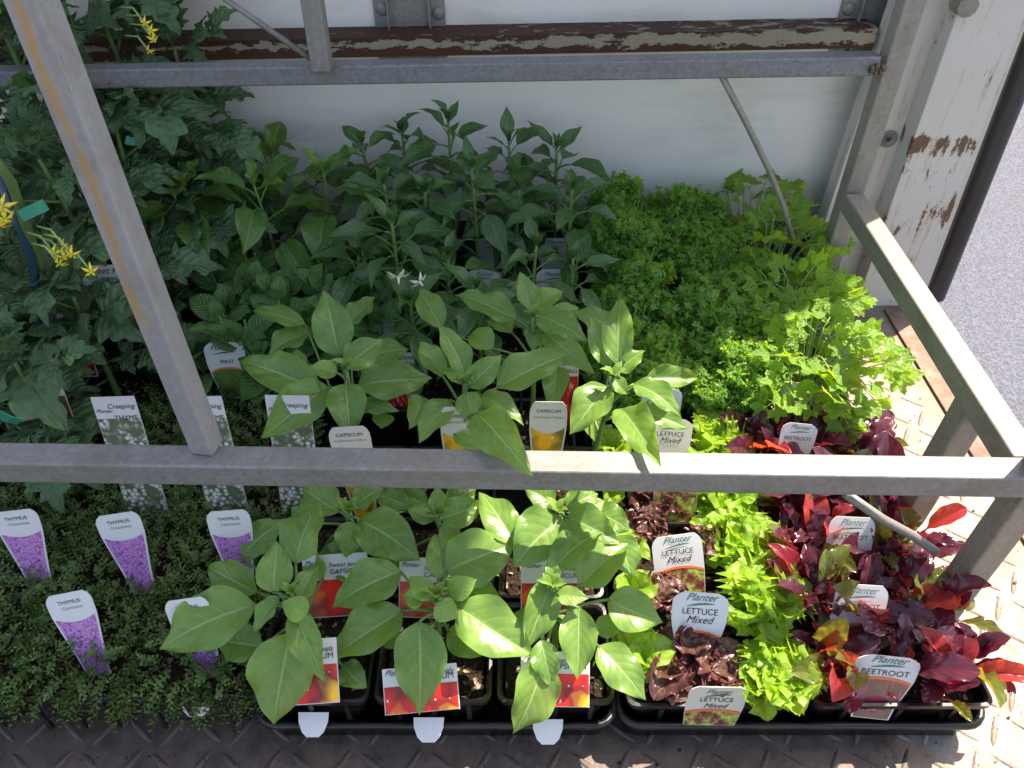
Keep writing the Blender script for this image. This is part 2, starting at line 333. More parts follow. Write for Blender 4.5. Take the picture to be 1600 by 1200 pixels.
def f_chilli(t):
    n = t.noise(1.0, 2, 0.5, vec=t.mapv('Object', (260, 45, 1), rot=(0, 0, 0.4))); c = t.ramp(n, [(0.3, (0.05, 0.005, 0.004)), (0.45, (0.4, 0.012, 0.008)), (0.6, (0.6, 0.03, 0.02)), (0.68, (0.75, 0.4, 0.35))]); return c
def f_tomato(t):
    v = t.vor(70); return t.mix(t.ramp(t.noise(60), [(0.5, 0.0), (0.6, 1.0)]), t.ramp(v, [(0.0, (0.6, 0.06, 0.03)), (0.5, (0.38, 0.015, 0.008)), (0.8, (0.03, 0.01, 0.005))]), (0.05, 0.10, 0.02))
def f_green(t):
    return t.mix(t.noise(120, 5, 0.7), (0.01, 0.03, 0.006), (0.16, 0.30, 0.06))
def f_lettuce(t):
    n = t.noise(70, 6, 0.75); o = t.sep('Object')
    c = t.ramp(n, [(0.35, (0.05, 0.015, 0.015)), (0.47, (0.22, 0.06, 0.05)), (0.52, (0.25, 0.32, 0.06)), (0.65, (0.5, 0.55, 0.15))]); return c
def f_beet(t):
    o = t.sep('Object'); x = t.math('DIVIDE', o[0], 0.0115); y = t.math('DIVIDE', t.math('ADD', o[1], 0.051), 0.0095)
    r = t.math('SQRT', t.math('ADD', t.math('MULTIPLY', x, x), t.math('MULTIPLY', y, y)))
    bg = t.mix(t.noise(50, 4), (0.09, 0.05, 0.03), (0.28, 0.18, 0.14))
    st = t.noise(1.0, 2, vec=t.mapv('Object', (300, 30, 1))); bg = t.mix(t.math('MULTIPLY', t.ramp(st, [(0.55, 0.0), (0.6, 1.0)]), t.math('GREATER_THAN', o[1], -0.045)), bg, (0.45, 0.1, 0.16))
    bulb = t.mix(t.ramp(t.noise(60, 2), [(0.55, 0.0), (0.65, 1.0)]), (0.26, 0.035, 0.08), (0.6, 0.3, 0.36))
    return t.mix(t.math('LESS_THAN', r, 1.0), bg, bulb)
PH = {'purple': photo('printed_purple_flowers', f_purple), 'white': photo('printed_white_flowers', f_white),
      'pepper': photo('printed_mixed_capsicums', f_pepper(True)), 'yellow': photo('printed_yellow_capsicums', f_pepper(False)),
      'chilli': photo('printed_red_chillies', f_chilli), 'tomato': photo('printed_tomatoes', f_tomato), 'green': photo('printed_herb_leaves', f_green),
      'lettuce': photo('printed_lettuce', f_lettuce), 'beet': photo('printed_beetroot', f_beet)}

# ------------------------------------------------------------ setting: ground, floor of the truck, wall
mb = MB(); mb.add([(-60, -60, -0.85), (60, -60, -0.85), (60, 60, -0.85), (-60, 60, -0.85)], [(0, 1, 2, 3)])
setp(link('ground', mb.mesh('ground', M['asphalt'])), kind='structure')
XE = 0.608                                         # right edge of the truck floor
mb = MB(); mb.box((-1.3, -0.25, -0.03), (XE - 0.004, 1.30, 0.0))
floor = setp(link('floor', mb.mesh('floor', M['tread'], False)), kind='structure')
mb = MB(); mb.box((XE - 0.042, 0.1, 0.0), (XE, 0.945, 0.004)); part('edge_strip', mb, M['edge'], floor, False)
mb = MB(); mb.box((XE - 0.003, 0.1, -0.12), (XE + 0.002, 1.3, -0.001)); part('edge_skirt', mb, M['cleanwhite'], floor, False)
# tread-plate lugs
def lug_geo(ln, w, h):
    n = 7; V = []; F = []
    for k in range(n):
        u = -1 + 2 * k / (n - 1); hw = w * math.sqrt(max(0.0, 1 - u * u)) * 0.5 + 0.0002; y = u * ln / 2; hh = h * (1 - abs(u) ** 3)
        V += [(-hw, y, -0.0003), (-hw * 0.45, y, hh), (hw * 0.45, y, hh), (hw, y, -0.0003)]
    for k in range(n - 1):
        for i in range(3): F.append((k*4+i, k*4+i+1, (k+1)*4+i+1, (k+1)*4+i))
    return V, F
LV, LF = lug_geo(0.036, 0.0060, 0.0013)
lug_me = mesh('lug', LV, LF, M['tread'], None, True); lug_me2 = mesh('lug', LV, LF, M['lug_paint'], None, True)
near = []; rest = []
pit = 0.031
for i in range(-42, 24):
    for j in range(0, 40):
        x = i * pit + 0.004; y = 0.06 + j * pit
        if x > XE - 0.055 or y > 1.2: continue
        a = R(52) if (i + j) % 2 else R(-30)
        vis = (0.20 < y < 0.30 and -0.5 < x < 0.45) or (x > 0.42 and 0.2 < y < 0.93)
        (near if vis else rest).append((x, y, a))
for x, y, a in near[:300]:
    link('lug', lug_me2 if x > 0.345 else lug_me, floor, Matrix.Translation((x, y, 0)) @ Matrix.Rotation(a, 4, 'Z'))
mb = MB()
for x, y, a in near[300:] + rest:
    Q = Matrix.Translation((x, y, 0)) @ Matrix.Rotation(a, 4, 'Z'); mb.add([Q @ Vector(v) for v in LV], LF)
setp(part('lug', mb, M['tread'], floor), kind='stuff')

# the truck body wall behind the plants
YW = 1.05
wt = thing('truck_wall', 'white painted truck body wall behind the plants with rusty beam and metal channels', 'wall', (0, YW, 0))
def wl_(v): return (v[0], v[1] - YW, v[2])
mb = MB(); mb.box((-1.3, 0.0, 0.094), (0.590, 0.03, 1.5)); part('panel', mb, M['wall'], wt, False)
mb = MB(); mb.box((-1.3, 0.02, 0.0), (0.56, 0.03, 0.094)); mb.box((-1.3, -0.012, 0.0), (0.50, 0.02, 0.030)); part('kick_board', mb, M['dark_ledge'], wt, False)
# flaking beam: level, just in front of the panel
yb = YW - 0.045
pa, pb = P(120, 70, y=yb), P(1372, 47, y=yb); pa2, pb2 = P(120, 100, y=yb), P(1372, 83, y=yb)
L = pb - pa; hgt = (pa.z - pa2.z); ang = math.atan2(L.z, L.x); Lx = L.length + 0.35
mb = MB(); mb.box((-Lx / 2, 0.0, -hgt / 2), (Lx / 2, 0.004, hgt / 2)); mb.box((-Lx / 2, 0.004, hgt / 2 - 0.004), (Lx / 2, 0.044, hgt / 2))
mid = (pa + pb + pa2 + pb2) / 4 - Vector((0.175, 0, 0))
o = part('rusty_beam', mb, M['rustbeam'], wt, False, Matrix.Translation((mid.x, mid.y - YW, mid.z)) @ Matrix.Rotation(-ang, 4, 'Y'))
# galvanised channels above the beam
def channel(xa, xb, y0, rivx):
    a = P(xa, 30, y=YW).x; b = P(xb, 30, y=YW).x; w = b - a; f = w * 0.22
    m2 = MB(); m2.box((a, -0.004, 0.33), (a + f, -0.0005, 0.9)); m2.box((b - f, -0.004, 0.33), (b, -0.0005, 0.9))
    m2.box((a + f, -0.0025, 0.33), (b - f, -0.0005, 0.9)); m2.box((a + f - 0.002, -0.014, 0.33), (a + f, -0.004, 0.9)); m2.box((b - f, -0.014, 0.33), (b - f + 0.002, -0.004, 0.9))
    c = part('channel', m2, M['galv'], wt, False)
    for rx, ry in rivx:
        p = P(rx, ry, y=YW - 0.004); V = []; F = []; n = 14
        prof = [(0.0082, 0), (0.0080, -0.0015), (0.006, -0.0032), (0.003, -0.004), (0.0001, -0.0042)]
        for r, yy in prof:
            for q in range(n): V.append((r * math.cos(2*math.pi*q/n), yy, r * math.sin(2*math.pi*q/n)))
        for k in range(len(prof) - 1):
            for q in range(n): F.append((k*n+q, k*n+(q+1)%n, (k+1)*n+(q+1)%n, (k+1)*n+q))
        link('rivet', mesh('rivet', V, F, M['galv']), c, Matrix.Translation((p.x, p.y - YW, p.z)))
channel(586, 696, 0, [(597, 14), (685, 20)])
channel(1308, 1440, 0, [(1326, 14)])

# door pillar at the right end of the wall
YP = 0.955
pil = thing('door_pillar', 'rust streaked white door pillar with black rubber edge at the right', 'pillar', (0.56, YP, 0))
def vpoly(pts, y, d, name, mat, parent, root):
    """an upright board: outline in the x-z plane at distance y, thickness d"""
    q = [P(a, b, y=y) for a, b in pts]; n = len(q); V = [(p.x - root[0], y - root[1], p.z) for p in q] + [(p.x - root[0], y + d - root[1], p.z) for p in q]
    F = [tuple(range(n))[::-1], tuple(range(n, 2 * n))] + [(i, (i + 1) % n, (i + 1) % n + n, i + n) for i in range(n)]
    me = mesh(name, V, F, mat, None, False); return link(name, me, parent)
rt = (0.56, YP)
def strip(x0a, x1a, x0b, x1b, ra=-60, rb=520):    # x at image row 0 and 400, extrapolated straight
    f = lambda a, b, r: a + (b - a) * r / 400.0
    return [(f(x0a, x0b, ra), ra), (f(x1a, x1b, ra), ra), (f(x1a, x1b, rb), rb), (f(x0a, x0b, rb), rb)]
def strip3d(x0a, x1a, x0b, x1b, y, d, name, mat, parent, zlo, zhi=1.5):
    out = []
    for xa, xb in ((x0a, x0b), (x1a, x1b)):
        a, b = P(xa, 0, y=y), P(xb, 400, y=y); s = (b.x - a.x) / (b.z - a.z)
        out.append((a.x + s * (zhi - a.z), zhi, a.x + s * (zlo - a.z), zlo))
    V = []
    for yy in (y, y + d):
        for (xt, zt, xl, zl) in out: V += [(xt - rt[0], yy - rt[1], zt), (xl - rt[0], yy - rt[1], zl)]
    F = [(0, 1, 3, 2), (4, 6, 7, 5), (0, 4, 5, 1), (2, 3, 7, 6), (0, 2, 6, 4), (1, 5, 7, 3)]
    return link(name, bevel(mesh(name, V, F, mat, None, False), 0.0015, 2), parent)
strip3d(1405, 1500, 1270, 1359, YP + 0.035, 0.03, 'inner_face', M['cleanwhite'], pil, 0.0)
strip3d(1494, 1516, 1354, 1372, YP + 0.045, 0.03, 'groove', M['dark_ledge'], pil, 0.0)
strip3d(1503, 1612, 1364, 1462, YP, 0.09, 'pillar_face', M['rustwhite'], pil, 0.0)
strip3d(1611, 1618, 1461, 1468, YP + 0.004, 0.09, 'pillar_lip', M['cleanwhite'], pil, 0.0)
# rubber seal: rounded
a, b = P(1640, 0, y=YP + 0.01), P(1484, 400, y=YP + 0.01); s = (b - a) / (b.z - a.z)
mb = MB(); mb.tube([a + s * (0.012 - a.z) - Vector((*rt, 0)), a + s * (0.85 - a.z) - Vector((*rt, 0))], 0.0155, n=16); part('rubber_seal', mb, M['rubber'], pil)
# countersunk screw
p = P(1388, 217, y=YP + 0.034)
mb = MB(); V = []; F = []; n = 20
prof = [(0.0118, 0), (0.0116, -0.0016), (0.0088, -0.0022), (0.0085, -0.0012), (0.0001, -0.0014)]
for r, yy in prof:
    for q in range(n): V.append((r * math.cos(2*math.pi*q/n), yy, r * math.sin(2*math.pi*q/n)))
for k in range(len(prof) - 1):
    for q in range(n): F.append((k*n+q, k*n+(q+1)%n, (k+1)*n+(q+1)%n, (k+1)*n+q))
mb.add(V, F)
sc = part('screw_head', mb, M['galv'], pil, True, Matrix.Translation((p.x - rt[0], p.y - rt[1], p.z)))
mb = MB()
for k in range(3):
    Q = Matrix.Rotation(k * math.pi / 3, 4, 'Y'); V = [Q @ Vector(v) for v in [(-0.0042, -0.0018, -0.0009), (0.0042, -0.0018, -0.0009), (0.0042, -0.0018, 0.0009), (-0.0042, -0.0018, 0.0009)]]
    mb.add([(v.x, v.y - k * 0.00008, v.z) for v in V], [(0, 1, 2, 3)])
part('recess', mb, M['ink_black'], sc, False)
# little bolt at the top of the pillar
p = P(1500, 2, y=YP + 0.01); mb = MB(); mb.tube([(p.x - rt[0], -0.012, p.z), (p.x - rt[0], 0.01, p.z)], 0.012, 0.013, n=10); part('hinge_pin', mb, M['galv_tan'], pil, False)

# roof slab above the view, added and sized to throw the shade
RX = P(0, 0, z=0).x * 0 + 0.572
rf = thing('shade_blocker', 'white roof panel added out of view to shade the load space', 'blocker', (0, 0.3, 1.5))
mb = MB(); mb.box((-0.36, 0.16, 0.0), (RX, 0.749, 0.03)); part('blocker_panel', mb, M['wall'], rf, False)

# ------------------------------------------------------------ the galvanised rack
rack = thing('plant_rack', 'galvanised square tube rack frame standing round the seedling trays', 'rack', (0.0, 0.42, 0.0))
RO = Vector(rack.location)
def tube_sq(p0, p1, s, name='rail', mat='galv', roll=0.0, s2=None):
    p0, p1 = Vector(p0), Vector(p1); d = p1 - p0; L = d.length; s2 = s2 or s
    mb = MB(); mb.box((-s / 2, -s2 / 2, 0), (s / 2, s2 / 2, L)); me = bevel(mb.mesh(name, M[mat], False), 0.0022, 3)
    z = d.normalized(); ref = Vector((0, 0, 1)) if abs(z.z) < 0.7 else Vector((0, 1, 0))
    yv = (ref - z * ref.dot(z)).normalized(); xv = yv.cross(z)
    Mx = Matrix((xv, yv, z)).transposed().to_4x4()
    return link(name, me, rack, Matrix.Translation(p0 - RO) @ Mx @ Matrix.Rotation(roll, 4, 'Z'))
S = 0.0238; ZR = 0.245
fl, fr_ = P(-30, 700.5, z=ZR), P(1612, 731, z=ZR); dz = Vector((0, 0, S / 2))
tube_sq(fl - dz - Vector((0.5, -0.006, 0)), fr_ - dz + Vector((0.012, 0, 0)), S)          # front rail
rs = P(1336, 302, z=ZR); re_ = Vector((fr_.x + 0.004, fr_.y + S / 2, ZR))
tube_sq(rs - dz, re_ - dz + Vector((0.0, 0.0005, 0)), S, mat='galv_tan')                # right side rail
# back right post
yb2 = rs.y + 0.004
def post_px(c0, r0, c1, r1, y, z0, z1, s, mat, name='post', roll=0.0):
    a, b = P(c0, r0, y=y), P(c1, r1, y=y); q = (b - a) / (b.z - a.z)
    return tube_sq(a + q * (z0 - a.z), a + q * (z1 - a.z), s, name, mat, roll)
post_px(1424, 0, 1331, 296, yb2 + S / 2, 0.0, 0.80, S, 'galv_tan')
# rear rail
yr = yb2 - 0.004
a0, b0 = P(200, 106, y=yr), P(1372, 86, y=yr); a1, b1 = P(200, 141, y=yr), P(1376, 122, y=yr)
sr = ((a0.z - a1.z) + (b0.z - b1.z)) / 2 * 0.86
cL = (a0 + a1) / 2; cR = (b0 + b1) / 2; dd = (cL - cR).normalized()
tube_sq(cR + Vector((0, sr / 2, 0)), cL + dd * 0.6 + Vector((0, sr / 2, 0)), sr, mat='galv_dark')
# upper mid post welded on the rear rail, thin brace rods
a, b = P(503, 100, y=yr - 0.004), P(488, 0, y=yr - 0.004); q = (b - a) / (b.z - a.z)
tube_sq(a - q * 0.006, a + q * 0.35, 0.021, 'post', 'galv')
mb = MB(); pr = P(497, 100, y=yr - 0.006) - RO; pe = P(350, -3, y=yr - 0.006) - RO; mb.tube([pr, pe + (pe - pr) * 0.6], 0.0032, n=8); part('brace_rod', mb, M['galv'], rack)
mb = MB(); V = [P(1126, 116, y=yr + 0.004), P(1165, 190, y=yr + 0.012), P(1200, 262, y=yr + 0.014), P(1224, 320, y=yr + 0.012), P(1240, 380, y=yr)]; mb.tube([v - RO for v in V], 0.0036, n=8); part('brace_rod', mb, M['galv_tan'], rack)
# weld beads
M['weld'] = flat('rusty_weld', (0.15, 0.095, 0.055), 0.6, 0.2, 0.4, 0.5, 200)
def weld(p, r):
    mb = MB()
    for k in range(7):
        q = 2 * math.pi * k / 7; c = Vector(p) - RO + Vector((math.cos(q) * r, -0.001, math.sin(q) * r * 0.5))
        mb.tube([c - Vector((0.002, 0, 0)), c + Vector((0.002, 0, 0))], 0.0028, 0.0024, n=6)
    part('weld', mb, M['weld'], rack)
weld(P(500, 104, y=yr - 0.011), 0.006); weld(P(1371, 108, y=yr - 0.003), 0.007)
# front left post, with orange paint
yfp = P(325, 700, z=ZR).y + 0.001
a, b = P(327, 706, y=yfp), P(50, 0, y=yfp); q = (b - a) / (b.z - a.z)
tube_sq(a + q * (ZR - a.z), a + q * (0.66 - a.z), 0.0195, 'post', 'galv_orange', R(-10))
# front right corner: post down, second leg behind it, low foot rail
cx = re_.x
tube_sq((cx + 0.006, fr_.y, ZR - S), (cx + 0.002, fr_.y + 0.002, 0.0), S, 'post', 'galv_tan')
tube_sq((cx + 0.006, fr_.y, ZR), (cx + 0.012, fr_.y, 0.62), S, 'post', 'galv_tan')
ly = P(1490, 818, z=0.062).y + 0.012
tube_sq((cx + 0.004, ly, ZR - S), (cx + 0.0, ly, 0.062), S, 'post', 'galv_tan')
tube_sq((cx - 0.022, ly - 0.008, 0.046), (cx + 0.03, ly - 0.008, 0.046), 0.034, 'foot', 'galv', 0, 0.032)
mb = MB(); V = [P(1322, 772, z=0.20), P(1380, 812, z=0.175), P(1425, 836, z=0.15), P(1462, 862, z=0.125)]; mb.tube([v - RO for v in V], 0.0042, 0.0042, n=8); part('brace_rod', mb, M['galv'], rack)

# ------------------------------------------------------------ leaf meshes
def ip(pts):
    xs = [p[0] for p in pts]; ys = [p[1] for p in pts]; return lambda v: float(np.interp(v, xs, ys))
def ip3(pts):     # smoothed profile
    f = ip(pts); return lambda v: (f(max(0, v - 0.03)) + 2 * f(v) + f(min(1, v + 0.03))) / 4 if 0.03 < v < 0.97 else f(v)
OV = ip3([(0, .03), (.05, .17), (.12, .32), (.22, .44), (.36, .5), (.5, .48), (.64, .40), (.77, .28), (.88, .14), (.95, .05), (1, .002)])
LAN = ip3([(0, .03), (.08, .18), (.2, .38), (.36, .5), (.5, .48), (.65, .36), (.8, .2), (.92, .07), (1, .002)])
MIN = ip3([(0, .05), (.05, .26), (.14, .40), (.3, .49), (.45, .5), (.6, .46), (.75, .36), (.88, .2), (.96, .09), (1, .01)])
TOM = ip3([(0, .05), (.06, .3), (.18, .45), (.3, .5), (.45, .45), (.6, .37), (.75, .25), (.88, .12), (1, .002)])
BEE = ip3([(0, .04), (.08, .12), (.2, .3), (.35, .44), (.5, .5), (.65, .5), (.8, .46), (.9, .36), (.96, .23), (1, .05)])
def leaf_geo(prof, nu=5, nv=14, arch=0.1, fold=0.1, quilt=0.012, nq=6, wav=0.03, kw=2.5, teeth=0, ntooth=9, twist=0.0, side=0.0, seed=0, tipd=0.0):
    r = random.Random(seed); V = []; U = []; F = []; ph = [r.uniform(0, 6.28) for _ in range(4)]
    for j in range(nv + 1):
        v = j / nv; w = prof(v)
        tt = (v * ntooth) % 1.0
        tw = 1 + teeth * (tt - 0.5) * (1 if 0.04 < v < 0.97 else 0)
        tz = twist * v
        for i in range(-nu, nu + 1):
            a = i / nu; edge = abs(a) ** 3
            x = a * w * (1 + (tw - 1) * edge); sd = ph[0] if a > 0 else ph[1]
            y = v - (abs(x) * 0.10 * (1 - v)) + teeth * 0.02 * edge
            z = arch * 4 * v * (1 - v) - tipd * v ** 3 + fold * abs(x) * 2
            fq = (v * nq - abs(a) ** 1.3 * 2.2 + (0.35 if a > 0 else 0)) % 1.0
            z += quilt * math.sin(math.pi * fq) * (abs(a) * (1.25 - abs(a))) * 2.2
            z += wav * edge * math.sin(kw * 6.283 * v + sd) * min(1, v * 5) * min(1, (1 - v) * 6)
            x += side * math.sin(math.pi * v) * 0.5
            xr = x * math.cos(tz) - z * math.sin(tz); zr = x * math.sin(tz) + z * math.cos(tz)
            V.append((xr, y, zr)); U.append((0.5 + a * 0.5, v))
    m = 2 * nu + 1
    for j in range(nv):
        for i in range(m - 1): F.append((j*m+i, j*m+i+1, (j+1)*m+i+1, (j+1)*m+i))
    return V, F, U
def leaf_var(name, mat, n, prof, **kw):
    out = []
    for k in range(n):
        r = random.Random(k * 13 + len(name)); kk = dict(kw); kk['seed'] = k
        kk['arch'] = kw.get('arch', 0.1) * r.uniform(0.4, 1.5); kk['fold'] = kw.get('fold', 0.1) * r.uniform(0.2, 1.6)
        kk['twist'] = r.uniform(-0.35, 0.35); kk['side'] = r.uniform(-0.10, 0.10); kk['tipd'] = r.uniform(0.0, 0.10)
        V, F, U = leaf_geo(prof, **kk); out.append(mesh(name, V, F, mat, U))
    return out
LM = {}
LM['cap'] = leaf_var('leaf', M['cap_leaf'], 10, OV, nu=6, nv=20, arch=0.10, fold=0.13, quilt=0.005, wav=0.075, kw=2.2)
LM['capy'] = leaf_var('leaf', M['cap_young'], 6, OV, nu=5, nv=18, arch=0.08, fold=0.22, quilt=0.008, nq=7, wav=0.03)
LM['capd'] = leaf_var('leaf', M['cap_dark'], 8, OV, nu=5, nv=16, arch=0.14, fold=0.18, quilt=0.008, wav=0.05, kw=2.2)
LM['chi'] = leaf_var('leaf', M['chi_leaf'], 10, LAN, nu=4, nv=14, arch=0.12, fold=0.16, quilt=0.012, wav=0.03)
LM['mint'] = leaf_var('leaf', M['mint_leaf'], 6, MIN, nu=5, nv=36, arch=0.10, fold=0.14, quilt=0.045, nq=9, wav=0.02, teeth=0.16, ntooth=12)
LM['bd'] = leaf_var('leaf', M['beet_dark'], 7, BEE, nu=5, nv=18, arch=0.22, fold=0.2, quilt=0.02, nq=5, wav=0.06, kw=3.5)
LM['bg'] = leaf_var('leaf', M['beet_green'], 5, BEE, nu=5, nv=18, arch=0.2, fold=0.2, quilt=0.02, nq=5, wav=0.06, kw=3.5)
LM['br'] = leaf_var('leaf', M['beet_red'], 5, BEE, nu=5, nv=18, arch=0.2, fold=0.25, quilt=0.02, nq=5, wav=0.06, kw=3.0)

# tomato: compound leaf, one leaf per mesh with its rachis and lobed leaflets
def xf(V, Q): return [Q @ Vector(v) for v in V]
def tomato_leaf(seed):
    r = random.Random(seed); mb = MB(); mb.tube([(0, 0, 0), (0, 0.35, 0.03), (0, 0.7, 0.0), (0, 0.82, -0.02)], 0.014, 0.006, n=5, mi=1)
    spec = [(0.26, 0.34, 62, 1), (0.28, 0.34, -62, 1), (0.42, 0.11, 70, .8), (0.5, 0.42, 55, 1), (0.52, 0.42, -52, 1), (0.63, 0.12, -70, .8), (0.70, 0.38, 45, 1), (0.72, 0.38, -42, 1), (0.78, 0.50, 3, 1)]
    for y, ln, an, wd in spec:
        V, F, U = leaf_geo(TOM, nu=3, nv=20, arch=0.06, fold=0.1, quilt=0.04, nq=6, wav=0.05, teeth=0.7, ntooth=4, seed=r.randint(0, 999), tipd=0.12)
        ln *= r.uniform(0.85, 1.2); Q = Matrix.Translation((0, y, 0.01)) @ Matrix.Rotation(R(-an + r.uniform(-8, 8)), 4, 'Z') @ Matrix.Rotation(R(r.uniform(-25, 15)), 4, 'X') @ Matrix.Rotation(R(r.uniform(-20, 20)), 4, 'Y') @ Matrix.Diagonal((ln * 0.74 * wd, ln, ln, 1))
        mb.add(xf(V, Q), F, U)
    return mb.mesh('leaf', [M['tom_leaf'], M['tom_stem']])
LM['tom'] = [tomato_leaf(s) for s in range(6)]
# polar leaves (parsley leaflets, lettuce)
def polar_geo(lobes, depth, span, ruf, kr, nr=5, na=28, seed=0, cup=0.1, teeth=0.0, nt=5, ysc=1.5):
    r = random.Random(seed); V = []; U = []; F = []; ph = r.uniform(0, 6.28); ph2 = r.uniform(0, 6.28)
    for i in range(nr + 1):
        q = i / nr
        for j in range(na + 1):
            s = -1 + 2 * j / na; th = s * span
            out = (0.5 + 0.5 * math.cos(th * 0.8)) ** 0.5 * (1 - depth * (0.5 - 0.5 * math.cos(s * math.pi * lobes + (0 if lobes % 2 else math.pi))))
            out *= 1 - teeth * ((j * nt / 3.0) % 1.0)
            rr = out * (q ** 0.85) * 0.55 + 0.04
            z = cup * q * q * abs(s) - cup * 0.3 * q + ruf * q ** 2 * math.sin(kr * th + ph) + ruf * 0.5 * q ** 3 * math.sin(kr * 2.3 * th + ph2)
            V.append((math.sin(th) * rr, math.cos(th) * rr * ysc, z)); U.append((0.5 + s * 0.5, q))
    m = na + 1
    for i in range(nr):
        for j in range(na): F.append((i*m+j, i*m+j+1, (i+1)*m+j+1, (i+1)*m+j))
    return V, F, U
def parsley_leaf(seed):
    r = random.Random(seed); mb = MB(); mb.tube([(0, -0.1, -0.03), (0, 0.2, 0.0), (0, 0.45, 0.0)], 0.02, 0.012, n=5, mi=1)
    for (x, y, ln, an) in ((0, 0.40, 0.80, 0), (0, 0.2, 0.70, 66), (0, 0.2, 0.70, -66)):
        if an: mb.tube([(0, 0.2, 0), (math.sin(R(an)) * 0.18, 0.2 + math.cos(R(an)) * 0.18, 0.01)], 0.011, 0.009, n=4, mi=1)
        V, F, U = polar_geo(3, 0.34, 1.25, 0.06, 3, nr=4, na=36, seed=r.randint(0, 999), cup=0.15, teeth=0.13, nt=1, ysc=1.05)
        Q = Matrix.Translation((math.sin(R(an)) * 0.14 if an else 0, y + (math.cos(R(an)) * 0.14 if an else 0), 0)) @ Matrix.Rotation(R(-an + r.uniform(-10, 10)), 4, 'Z') @ Matrix.Rotation(R(r.uniform(-30, 15)), 4, 'X') @ Matrix.Rotation(R(r.uniform(-25, 25)), 4, 'Y') @ Matrix.Diagonal((ln, ln, ln, 1))
        mb.add(xf(V, Q), F, U)
    return mb.mesh('leaf', [M['pars_leaf'], M['pale_stem']])
LM['pars'] = [parsley_leaf(s) for s in range(7)]
LET = ip3([(0, .12), (.15, .15), (.32, .30), (.5, .44), (.66, .5), (.8, .48), (.92, .34), (1, .08)])
LM['lg'] = leaf_var('leaf', M['let_green'], 7, LET, nu=6, nv=36, arch=0.16, fold=0.25, quilt=0.03, nq=5, wav=0.17, kw=5.2, teeth=0.9, ntooth=9)
LM['lb'] = leaf_var('leaf', M['let_green'], 5, LET, nu=6, nv=24, arch=0.18, fold=0.25, quilt=0.03, nq=5, wav=0.07, kw=3.2, teeth=0.04, ntooth=6)
LM['lr'] = leaf_var('leaf', M['let_red'], 7, LET, nu=6, nv=36, arch=0.2, fold=0.25, quilt=0.04, nq=5, wav=0.16, kw=5.6, teeth=0.3, ntooth=8)
# curly parsley frond: a stalk with a crimped head
def curly_frond(seed):
    r = random.Random(seed); mb = MB(); mb.tube([(0, 0, 0), (0.03, 0, 0.4), (0, 0, 0.78)], 0.025, 0.016, n=5, mi=1)
    subs = [Vector((r.uniform(-.26, .26), r.uniform(-.26, .26), 0.78 + r.uniform(-.16, .14))) for _ in range(6)]
    for q in subs: mb.tube([(0, 0, 0.5), tuple(q)], 0.012, 0.008, n=4, mi=1)
    for k in range(200):
        q = r.choice(subs); c = q + Vector((r.gauss(0, .09), r.gauss(0, .09), r.gauss(0, .075)))
        nrm = (c - Vector((0, 0, 0.7))).normalized() + Vector((r.gauss(0, .5), r.gauss(0, .5), r.gauss(0, .5)))
        nrm.normalize(); t1 = nrm.orthogonal().normalized(); t1 = Matrix.Rotation(r.uniform(0, 6.28), 3, nrm) @ t1; t2 = nrm.cross(t1); s = r.uniform(0.055, 0.09)
        V = [c]; 
        for q in range(9):
            an = q / 9 * 6.283; rr = s * (1.1 if q % 2 else 0.62); V.append(c + (t1 * math.cos(an) + t2 * math.sin(an)) * rr + nrm * (s * 0.45 * (1 if q % 2 else -0.2) * r.uniform(0.3, 1.2)))
        F = [(0, q + 1, (q + 1) % 9 + 1) for q in range(9)]
        mb.add(V, F)
    return mb.mesh('frond', [M['curly'], M['pale_stem']], False)
LM['curly'] = [curly_frond(s) for s in range(5)]

# ------------------------------------------------------------ placing leaves
def orient(p0, p1, nh=(0, -0.25, 1)):
    y = Vector(p1) - Vector(p0); L = y.length; y.normalize(); n = Vector(nh); z = (n - y * n.dot(y))
    if z.length < 1e-3: z = y.orthogonal()
    z.normalize(); x = y.cross(z); return Matrix((x, y, z)).transposed().to_4x4(), L
def put_leaf(root, me, p0, p1, w, nh=(0, -0.25, 1), name='leaf', parent=None, depth=None):
    Mx, L = orient(p0, p1, nh); par = parent or root
    org = Vector(root.location)
    if parent is not None: org = org + Vector(parent.matrix_basis.translation)
    return link(name, me, par, Matrix.Translation(Vector(p0) - org) @ Mx @ Matrix.Diagonal((w, L, depth or (w + L) / 2, 1)))
CLEAR = [(1080, 1078, 1172, 1128, .345), (1058, 930, 1136, 985, .42), (1018, 838, 1092, 876, .47), (1008, 660, 1078, 694, .66), (1342, 1030, 1442, 1120, .345), (1328, 920, 1390, 955, .42),
         (1300, 810, 1368, 846, .48), (1222, 665, 1258, 700, .66), (322, 540, 376, 590, .75), (140, 420, 200, 468, .74), (138, 624, 180, 680, .64), (330, 624, 352, 680, .64), (412, 620, 430, 680, .64),
         (334, 366, 360, 396, .98), (444, 366, 478, 396, .98), (748, 376, 784, 400, .98), (848, 376, 888, 396, .98), (735, 425, 775, 448, .88), (848, 425, 884, 448, .88), (595, 498, 628, 518, .78), (370, 495, 400, 512, .8), (412, 412, 432, 430, .9)]
def covers(p0, p1):
    # growers push tags in where they can be read: no leaf is left right in front of one
    for f in (.25, .5, .75, 1.0):
        q = Vector(p0).lerp(Vector(p1), f) - CAMP; d = q.dot(FW); x = 800 + FPX * q.x / d; yy = 600 - FPX * q.dot(UP) / d
        for a, b, c, e, ym in CLEAR:
            if a < x < c and b < yy < e and q.y < ym: return True
    return False
def bez(a, b, c, n=6): return [a * (1 - t) ** 2 + b * 2 * t * (1 - t) + c * t * t for t in [k / n for k in range(n + 1)]]
